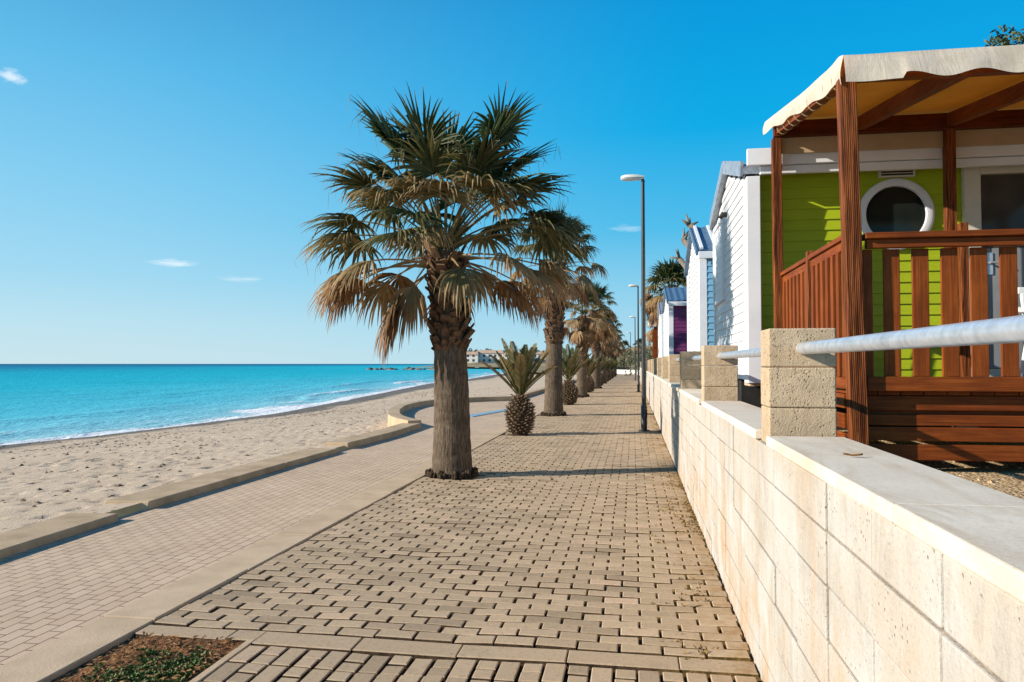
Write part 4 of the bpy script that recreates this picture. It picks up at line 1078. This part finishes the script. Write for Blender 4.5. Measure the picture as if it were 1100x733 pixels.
# glazed door
mb = MB()
for q in ((3.17,3.32,1.20,3.30),(4.18,4.33,1.20,3.30),(3.32,4.18,3.16,3.30),(3.32,4.18,1.20,1.28)): mb.box(q[0],q[1],YW-.075,YW+.02,q[2],q[3])
dr = mb.build('door', M['cream_trim'], green, gl, world=True, bevel=.008)
mb = MB(); mb.box(3.325,4.175,YW-.03,YW+.01,2.45,3.155); mb.build('door_glass', M['glass_door'], dr, gl, world=True)
mb = MB(); mb.box(3.325,4.175,YW-.036,YW+.01,1.285,2.445); mb.build('door_panel', mat_basic('grey_door_panel', (.20,.21,.22), (.27,.28,.29), 3, .5, .4, .1), dr, gl, world=True, bevel=.006)
mb = MB(); mb.box(3.355,3.425,YW-.045,YW-.036,2.19,2.40); mb.tube([(3.39,YW-.05,2.30),(3.39,YW-.09,2.30),(3.48,YW-.09,2.30)], .010, 8); mb.build('handle', M['galv'], dr, gl, world=True)
blue, bl = mobile_home('white-ended mobile home with sky blue front wall and slatted blue roof', 1.12, 13.25, 3.0, 7.0, 1.17, 3.18, 3.82, 'side_blue', 'roof_blue')
mb = MB()
for k in range(9):
    x = 1.16+k*.24; mb.beam((x, 13.22, 3.29), (x, 14.72, 3.93), .05, .03)
mb.build('roof_batten', M['white_trim'], blue, bl, world=True)
purple, pl_ = mobile_home('white-ended mobile home with plum purple front wall, small beyond the blue one', 1.0, 21.8, 3.6, 7.0, 1.17, 3.02, 3.55, 'side_purple', 'roof_blue')
far_h, fl = mobile_home('last white mobile home, a narrow sliver left of the plum one', 1.0, 27.6, 3.4, 7.0, 1.17, 3.05, 3.55, 'side_white', 'roof_grey')
# ------------------------------------------------------------------ porch
PX, PY, PB, PE = 1.43, 5.30, 7.62, 4.75         # corner x, front y, back y, right end x
pl = (PX, PY, .62)
porch = thing('porch', 'stained timber porch with slatted railing, open boarding and a cream canvas canopy', 'porch', pl)
def post(x0, y0, x1, y1, z0, z1, w, nm='post', c=.3):
    mb = MB(); h = w/2
    mb.hexa([(x0-h,y0-h,z0),(x0+h,y0-h,z0),(x0+h,y0+h,z0),(x0-h,y0+h,z0),(x1-h,y1-h,z1),(x1+h,y1-h,z1),(x1+h,y1+h,z1),(x1-h,y1+h,z1)], c)
    return mb.build(nm, M['post'], porch, pl, world=True, bevel=.006)
post(1.457, PY, 1.405, PY, .60, 3.22, .105)
post(4.70, PY, 4.70, PY, .60, 3.22, .105)
post(1.385, PB, 1.375, PB, .60, 3.50, .085)
post(2.93, PB+.02, 2.93, PB+.02, 1.15, 3.52, .09)
post(4.70, PB, 4.70, PB, .60, 3.50, .09)
post(1.43, 6.45, 1.43, 6.45, .60, 2.24, .08)
post(2.99, PB-.1, 2.99, PB-.1, 1.15, 2.62, .07, 'half_post', .6)
# deck
mb = MB(); x = 1.45
while x < PE:
    mb.box(x, min(x+.138, PE), PY+.06, 7.69, 1.125, 1.15, rng.random()); x += .143
mb.build('deck', M['wood_y'], porch, pl, world=True, bevel=.003)
mb = MB()
for yy in (PY+.10, 6.45, 7.6): mb.box(1.50, PE, yy, yy+.06, .985, 1.122)
mb.build('joist', M['wood_x'], porch, pl, world=True)
# front railing
mb = MB(); mb.box(1.50, PE-.05, PY-.055, PY+.055, 2.145, 2.185, .2); mb.box(1.512, PE-.06, PY-.025, PY+.018, 2.085, 2.143, .5)
mb.build('handrail', M['wood_x'], porch, pl, world=True, bevel=.006)
mb = MB(); mb.box(1.512, PE-.06, PY-.005, PY+.055, 1.152, 1.2465, .4); mb.build('bottom_rail', M['wood_x'], porch, pl, world=True, bevel=.005)
xs = [1.520-.02] + [1.628+.1765*k for k in range(18)]
for k, x in enumerate(xs):
    mb = MB(); w = .06 if k == 0 else .102; 
    if x+w > PE-.1: continue
    mb.box(x, x+w, PY+.020, PY+.042, 1.20 if k == 0 else 1.2475, 2.083, rng.random())
    mb.build('slat', M['wood_z'], porch, pl, world=True, bevel=.004)
# boards under the deck
for (z0, z1) in ((1.025,1.12),(.925,.995),(.825,.915),(.70,.803)):
    mb = MB(); mb.box(1.52, PE, PY+.068, PY+.092, z0, z1, rng.random()); mb.build('skirt_board', M['wood_x'], porch, pl, world=True, bevel=.004)
# side railing
mb = MB(); 
for a, b in ((PY+.055, 6.408), (6.492, PB-.045)):
    mb.box(1.39, 1.47, a, b, 2.165, 2.20, .5); mb.box(1.41, 1.45, a, b, 2.10, 2.163, .4)
mb.build('handrail', M['wood_y'], porch, pl, world=True, bevel=.004)
mb = MB()
for a, b in ((PY+.055, 6.408), (6.492, PB-.045)): mb.box(1.41, 1.45, a, b, 1.16, 1.24, .4)
mb.build('bottom_rail', M['wood_y'], porch, pl, world=True, bevel=.004)
for a, b in ((PY+.055, 6.408), (6.492, PB-.045)):
    n = 7; 
    for k in range(n):
        y = a+(b-a)*(k+.5)/n; mb = MB(); mb.box(1.402, 1.424, y-.034, y+.034, 1.2405, 2.10, rng.random()); mb.build('slat', M['wood_z'], porch, pl, world=True, bevel=.003)
for (z0, z1) in ((1.035,1.13),(.90,1.0),(.77,.87),(.65,.745)):
    mb = MB(); mb.box(1.38, 1.402, PY+.06, PB-.05, z0, z1, rng.random()); mb.build('skirt_board', M['wood_y'], porch, pl, world=True, bevel=.004)
# roof frame
def zc(y): return 3.335+(3.69-3.335)*(y-PY)/(PB-PY)     # underside of the canvas
mb = MB(); mb.box(1.39, PE-.02, PY-.04, PY+.04, 3.20, 3.31, .3); mb.build('front_beam', M['wood_x'], porch, pl, world=True, bevel=.005)
mb = MB(); mb.box(1.35, PE-.02, PB-.04, PB+.035, 3.515, 3.665, -1.0); mb.build('rear_beam', M['wood_x'], porch, pl, world=True, bevel=.005)
mb = MB(); mb.box(1.40, PE-.02, PB+.038, PB+.06, 3.365, 3.63, .1); mb.build('rear_board', M['shaded_trim'], porch, pl, world=True, bevel=.004)  # tan colour stands for the shade on the pale fascia
for x in (1.41, 2.13, 2.93, 3.70, 4.70):
    mb = MB(); mb.beam((x, PY-.06, zc(PY-.06)-.085), (x, PB+.02, zc(PB+.02)-.085), .075, .12, c=rng.random()); mb.build('rafter', M['wood_y'], porch, pl, world=True, bevel=.005)
CORD = mat_basic('lashing_cord', (.30,.20,.10), (.42,.30,.17), 20, .8, .2, 0)
for k in range(9):                                       # cord lashing on the side beam
    y = PY+.15+k*.25; z = zc(y)-.085; mb = MB()
    pts = [(1.41+.055*math.cos(t), y+.02*t/6.28, z+.078*math.sin(t)) for t in [6.2832*i/14 for i in range(15)]]; mb.tube(pts, .005, 5); mb.build('cord', CORD, porch, pl, world=True)
# canopy: sheet, front and side valances
mb = MB(); n1, n2 = 48, 20; x0, x1, y0, y1 = 1.372, PE+.05, PY-.07, PB+.30
sp = [1.41,2.13,2.93,3.70,4.70]
def ctop(x, y):
    z = zc(y)+.028; s = 0
    for a, b in zip(sp[:-1], sp[1:]):
        if a <= x <= b: s = math.sin(math.pi*(x-a)/(b-a))
    v = (y-y0)/(y1-y0)
    return z-.022*s*math.sin(math.pi*min(1,max(0,v)))-.012*(1-min(1,v/.06)) + .004*mnoise.noise((x*4,y*3,1)) + .020*math.exp(-((v-.03)/.05)**2)
for i in range(n1):
    for j in range(n2):
        def q(i, j): x = x0+(x1-x0)*i/n1; y = y0+(y1-y0)*j/n2; return (x - .05*max(0,(j/n2-.5))*(1-i/n1)*2, y, ctop(x, y))
        mb.face([q(i,j), q(i+1,j), q(i+1,j+1), q(i,j+1)])
cn = mb.build('canopy', M['canvas'], porch, pl, world=True, smooth=True); cn.modifiers.new('w','WELD').merge_threshold = .0005
so_ = cn.modifiers.new('s','SOLIDIFY'); so_.thickness = .003
mb = MB()
for i in range(n1):
    for j in range(n2):
        def q(i, j): x = x0+.012+(x1-x0-.02)*i/n1; y = y0+.012+(y1-y0-.02)*j/n2; return (x - .05*max(0,(j/n2-.5))*(1-i/n1)*2, y, ctop(x, y)-.010)
        mb.face([q(i,j), q(i+1,j), q(i+1,j+1), q(i,j+1)])
mb.build('glow_sheet', M['glow_sheet'], porch, pl, world=True, smooth=True).modifiers.new('w','WELD').merge_threshold = .0005  # added under the canopy, carrying the canvas glow in its colour
mb = MB(); N = 150; K = 7
def vz(u):   # valance drop, scalloped
    x = x0+(x1-x0)*u; ph = (x-1.93)/.43
    sc = 0.5-.5*math.cos(2*math.pi*(ph-.12)) if x > 1.72 else 0.0
    return .195-.042*sc
for i in range(N):
    for j in range(K):
        def q(i, j):
            u = i/N; x = x0+(x1-x0)*u; v = j/K
            return (x, y0-.012*math.sin(v*2.2)-.05*v-.012*v*mnoise.noise((x*5,v,2))-.010*math.sin(x*7+1)*v*v, ctop(x, y0)-vz(u)*v)
        mb.face([q(i,j), q(i,j+1), q(i+1,j+1), q(i+1,j)])
vv = mb.build('front_valance', M['canvas'], porch, pl, world=True, smooth=True); vv.modifiers.new('w','WELD').merge_threshold = .0005
mb = MB(); N = 60
for i in range(N):
    for j in range(K):
        def q(i, j):
            u = i/N; y = y0+(y1-y0)*u; v = j/K; dr = .195-.075*u**.7+.012*math.sin(y*9)
            return (x0-.05*max(0,u-.5)*2-.018*math.sin(v*2.2)-.014*v*mnoise.noise((y*4,v,6)), y-.0, ctop(x0, y)-dr*v)
        mb.face([q(i,j), q(i+1,j), q(i+1,j+1), q(i,j+1)])
vv = mb.build('side_valance', M['canvas'], porch, pl, world=True, smooth=True); vv.modifiers.new('w','WELD').merge_threshold = .0005

# plastic chair on the deck
cl = (3.55, 7.0, 1.15); ch = thing('patio_chair', 'white plastic patio chair standing on the porch deck by the door', 'chair', cl)
mb = MB(); mb.hexa([(-.22,-.22,.40),(.22,-.22,.40),(.2,.2,.38),(-.2,.2,.38),(-.23,-.23,.43),(.23,-.23,.43),(.21,.21,.41),(-.21,.21,.41)]); mb.build('seat', M['plastic_white'], ch, bevel=.012)
mb = MB()
for k in range(5): mb.hexa([(-.2+.085*k,.20,.42),(-.14+.085*k,.20,.42),(-.14+.085*k,.23,.42),(-.2+.085*k,.23,.42),(-.2+.085*k,.27,.80),(-.14+.085*k,.27,.80),(-.14+.085*k,.30,.80),(-.2+.085*k,.30,.80)])
mb.box(-.22,.22,.272,.302,.79,.85); mb.build('backrest', M['plastic_white'], ch, bevel=.008)
for sx in (-1,1):
    for sy in (-1,1):
        mb = MB(); mb.tube([(sx*.19,sy*.18,.41),(sx*.24,sy*.24,0)], [.022,.016], 8); mb.build('leg', M['plastic_white'], ch)
    mb = MB(); mb.tube([(sx*.23,-.2,.42),(sx*.25,-.2,.62),(sx*.25,.2,.64),(sx*.22,.26,.66)], .018, 8); mb.build('armrest', M['plastic_white'], ch)

# second, distant porch
p2l = (1.0, 34.5, .62); p2 = thing('porch', 'small distant timber porch with a pale flat awning under the shaggy palm', 'porch', p2l)
for k, (x, y) in enumerate(((0,0),(0,2.2),(2.4,0),(2.4,2.2))):
    mb = MB(); mb.box(x-.08,x+.08,y-.08,y+.08,0,2.35); mb.build('post', M['wood_z'], p2)
mb = MB(); mb.box(-.12,2.6,-.1,.02,1.4,1.5); mb.box(-.05,.05,.08,2.1,1.4,1.5)
for k in range(8): mb.box(.2+.27*k,.34+.27*k,-.06,-.03,.55,1.4); mb.box(-.03,.0,.2+.24*k,.34+.24*k,.55,1.4)
mb.build('railing', M['wood_x'], p2)
mb = MB(); mb.hexa([(-.3,-.3,2.36),(2.7,-.3,2.36),(2.7,2.5,2.6),(-.3,2.5,2.6),(-.3,-.3,2.52),(2.7,-.3,2.52),(2.7,2.5,2.78),(-.3,2.5,2.78)]); mb.build('awning', M['canvas'], p2)
mb = MB(); mb.box(-.05,2.45,-.05,2.25,.42,.52); mb.build('deck', M['wood_x'], p2)

# ------------------------------------------------------------------ trees behind
L4, D4 = rand_leaves(51, 22, 52)
for i in range(18): D4.append((i*77, -55-1.2*i, .5+.05*i, 1.0, 3.4, .55+.02*i))
bp = make_fan_palm(17, 3.6, .3, .24, .8, L4, D4, .0, Rb=.8, Lp=.72, nseg=24); bp.location = (1.50, 31.6, .62)
bp['label'] = 'shaggy fan palm with a thick skirt of dead leaves behind the mobile homes'; bp['group'] = 'palms behind the wall'
b2 = dup(bp); b2.location = (1.55, 39.5, .62); b2.rotation_euler = (0,0,2.0); b2.scale = (.8,.8,.72); b2['label'] = 'lower shaggy palm further back beside the distant porch'

# pollarded tree
tl = (1.98, 17.6, .62); pt = thing('pollarded_tree', 'bare grey pollarded tree with knobbly cut branches behind the blue mobile home', 'tree', tl)
mb = MB(); mb.tube([(0,0,-.1),(.02,0,1.2),(-.05,.02,2.2)], [.17,.14,.13], 12); mb.build('trunk', M['bark'], pt, smooth=True)
mb = MB()
def limb(pts, rad):
    mb.tube(pts, rad, 8); e = Vector(pts[-1])
    for k in range(5):
        d = Vector((rng.uniform(-1,1), rng.uniform(-1,1), rng.uniform(.0,1))).normalized(); mb.tube([e-d*.03, e+d*.10, e+d*rng.uniform(.16,.30)], [rad[-1]*.75, rad[-1]*.45, .010], 6)
limb([(-.05,.02,2.1),(-.35,-.1,2.8),(-.60,-.1,3.2),(-.84,-.1,3.50)], [.12,.10,.08,.07])
limb([(-.05,.02,2.1),(-.35,.1,2.3),(-.65,.2,2.75),(-.92,.2,3.12)], [.11,.085,.07,.055])
limb([(-.05,.02,2.2),(-.1,-.1,2.9),(-.25,-.2,3.5),(-.72,-.2,3.80)], [.12,.10,.08,.07]); limb([(0,0,2.2),(.4,.2,2.8),(.6,.2,3.2)], [.11,.09,.07])
mb.build('branch', M['bark'], pt, smooth=True)

# leafy trees / shrubs
def leafy(name, label, cat, loc, cr, n, lsz, m, seed, trunk=None, group=None):
    """crown of loose leaf clumps filling an uneven volume, on a branching trunk"""
    rg = random.Random(seed); r = thing(name, label, cat, loc, group)
    if trunk:
        mb = MB(); mb.tube([(0,0,-.1),(.05,0,trunk*.5),(.0,.1,trunk)], [.2,.16,.12], 10)
        for k in range(6):
            a = k*1.1; mb.tube([(0,.1,trunk*.85),(math.cos(a)*cr*.35, math.sin(a)*cr*.35, trunk+cr*.35),(math.cos(a)*cr*.7, math.sin(a)*cr*.7, trunk+cr*.7)], [.09,.06,.02], 6)
        mb.build('trunk', M['bark'], r, smooth=True)
    mb = MB(); cz = (trunk or 0)+cr*.55
    cl = [(rg.gauss(0,.45)*cr, rg.gauss(0,.45)*cr, cz+rg.gauss(0,.36)*cr, rg.uniform(.18,.36)*cr) for _ in range(26)]
    for k in range(n):
        c = cl[k % len(cl)]; d = Vector((rg.gauss(0,1), rg.gauss(0,1), rg.gauss(0,1))).normalized()*c[3]*rg.random()**.4
        p = Vector(c[:3])+d
        if p.z < .05: continue
        a = Vector((rg.gauss(0,1), rg.gauss(0,1), rg.gauss(0,1))).normalized()*lsz*rg.uniform(.6,1.2); b = a.cross(Vector((rg.gauss(0,1), rg.gauss(0,1), rg.gauss(0,1)))).normalized()*lsz*.35
        mb.face([p-a, p+b, p+a, p-b], rg.random())
    mb.build('crown' if trunk else 'foliage', M[m], r); return r
leafy('broadleaf_tree', 'dark leafy tree top showing above the canvas canopy at the right edge', 'tree', (8.6, 15.5, .62), 1.5, 9000, .07, 'leaf', 5, trunk=6.0)
SG = 'shrubs at the end of the promenade'
for k, (x, y, cr, lab) in enumerate(((1.6,70,1.9,'grey-green shrub beside the wall at the far end, nearest of the shrubs'), (.9,84,2.4,'broad grey-green shrub behind the nearest one at the far end'), (-.6,118,3.0,'pale shrub behind the end wall of the promenade'), (2.2,112,3.4,'tall dark shrub at the right of the promenade end'), (-3.2,122,2.4,'low pale shrub at the left of the promenade end'))):
    leafy('shrub', lab, 'shrub', (x+1.2, y, 0), cr, 2600, .14, 'shrub_leaf', 60+k, group=SG)
for k in range(5):
    o = dup(base[2]); o.location = (-1.5+2.6*k, 124+5*(k % 2), 0.6); o.rotation_euler = (0,0,k); o.scale = (1.1,1.1,1.0+.1*(k%3))
    o['label'] = 'brownish fan palm of the far cluster beyond the promenade end'; o['group'] = 'palms beyond the promenade end'
    o['category'] = 'palm tree'
# end wall and bench
mb = MB(); mb.hexa([(-2.6,104,-.1),(1.4,93,-.1),(1.5,93.3,-.1),(-2.5,104.3,-.1),(-2.6,104,.55),(1.4,93,.55),(1.5,93.3,.55),(-2.5,104.3,.55)])
tag(mb.build('end_wall', M['far_white']), 'low white wall closing off the far end of the promenade', 'wall')
bt = thing('bench', 'dark bench standing at the far end of the promenade', 'bench', (-1.6, 97, 0))
mb = MB(); mb.box(-.8,.8,-.2,.2,.42,.48); mb.build('seat', M['black_metal'], bt); mb = MB(); mb.box(-.8,.8,.2,.25,.6,.9); mb.build('backrest', M['black_metal'], bt)
for x in (-.7,.7):
    mb = MB(); mb.box(x-.05,x+.05,-.18,.18,0,.42); mb.build('leg', M['black_metal'], bt)

# ------------------------------------------------------------------ far hill, headland, reef
def mound(name, x0, x1, y0, y1, h, seed, m, nx=70, ny=24, zb=-.3):
    xs = np.linspace(x0, x1, nx); ys = np.linspace(y0, y1, ny); A, B = np.meshgrid(xs, ys, indexing='ij')
    u = (A-x0)/(x1-x0); v = (B-y0)/(y1-y0)
    Z = zb+h*np.clip(np.sin(math.pi*u),0,1)**.6*np.clip(np.sin(math.pi*v),0,1)**.6*(.75+.35*vnoise(A*.06,B*.06,seed)+.15*vnoise(A*.25,B*.25,seed+1))
    o = grid_obj(name, np.stack([A,B,Z],-1), M[m]); tag(o, kind='structure'); return o
mound('hill', -14, 120, 150, 330, 13, 40, 'land')
mound('headland', -112, 20, 372, 520, 4.2, 43, 'land')
HG = 'white houses on the headland'
for k, (x, w, h, lab, y) in enumerate(((-88,13,5.6,'leftmost white house on the far headland beyond the bay',398), (-76,15,6.6,'long white house with dark windows in the middle of the headland row',402), (-62,12,5.4,'white house at the right end of the headland row',400), (-50,14,6.2,'pale house partly hidden behind the small palm at the bay end',410))):
    z0 = 1.6; hb = thing('house', lab, 'house', (x, y, z0), HG); h *= .82
    mb = MB(); mb.box(-w/2,w/2,0,9,-2,h); mb.build('wall', M['far_white'], hb)
    mb = MB(); mb.hexa([(-w/2-.4,-.4,h),(w/2+.4,-.4,h),(w/2+.4,9.4,h),(-w/2-.4,9.4,h),(-w/2+.6,2.5,h+1.7),(w/2-.6,2.5,h+1.7),(w/2-.6,6.5,h+1.7),(-w/2+.6,6.5,h+1.7)]); mb.build('roof', M['roof_tile'], hb)
    for i in range(int(w/3)):
        for zz in (.9, 3.4):
            mb = MB(); mb.box(-w/2+1+3*i,-w/2+2.2+3*i,-.06,-.01,zz,zz+1.3); mb.build('window', M['dark_window'], hb)
for k in range(7):
    leafy('headland_tree', 'dark tree among the houses on the far headland', 'tree', (-92+8*k+rng.uniform(-2,2), 414, 3.0), 3.4, 500, .6, 'leaf', 90+k, trunk=2.0, group='trees on the headland')
def rock(mb, s, rg):
    n = 9; V = [[(s*rg.uniform(.8,1.2)*math.cos(6.28*j/n)*q, s*rg.uniform(.8,1.2)*math.sin(6.28*j/n)*q, z*s*rg.uniform(.8,1.2)) for j in range(n)] for q, z in ((1,-.8),(1.05,0),(.8,.4),(.35,.62))]
    for a, b in zip(V[:-1], V[1:]):
        for j in range(n): mb.face([a[j], a[(j+1)%n], b[(j+1)%n], b[j]])
    mb.face(V[-1])
rg = random.Random(77)
for k in range(16):
    mb = MB(); rock(mb, rg.uniform(.8,1.7), rg); o = mb.build('rock', M['rock'])
    o.location = (-101+1.9*k+rg.uniform(-.8,.8), 286+rg.uniform(-2,4), SEA-.1); tag(o, 'dark rock of the low reef breaking the surface far out', 'rock', 'rocks of the far reef')
for k in range(14):
    mb = MB(); rock(mb, rg.uniform(.9,2.0), rg); o = mb.build('rock', M['rock'])
    o.location = (-96+4.2*k+rg.uniform(-1.5,1.5), 376+rg.uniform(-2,3), -.6); tag(o, 'shore rock at the foot of the headland below the houses', 'rock', 'rocks along the headland')

scene.cycles.use_denoising = True
scene.cycles.denoiser = 'OPENIMAGEDENOISE'
scene.cycles.denoising_input_passes = 'RGB_ALBEDO_NORMAL'
scene.cycles.denoising_prefilter = 'NONE'
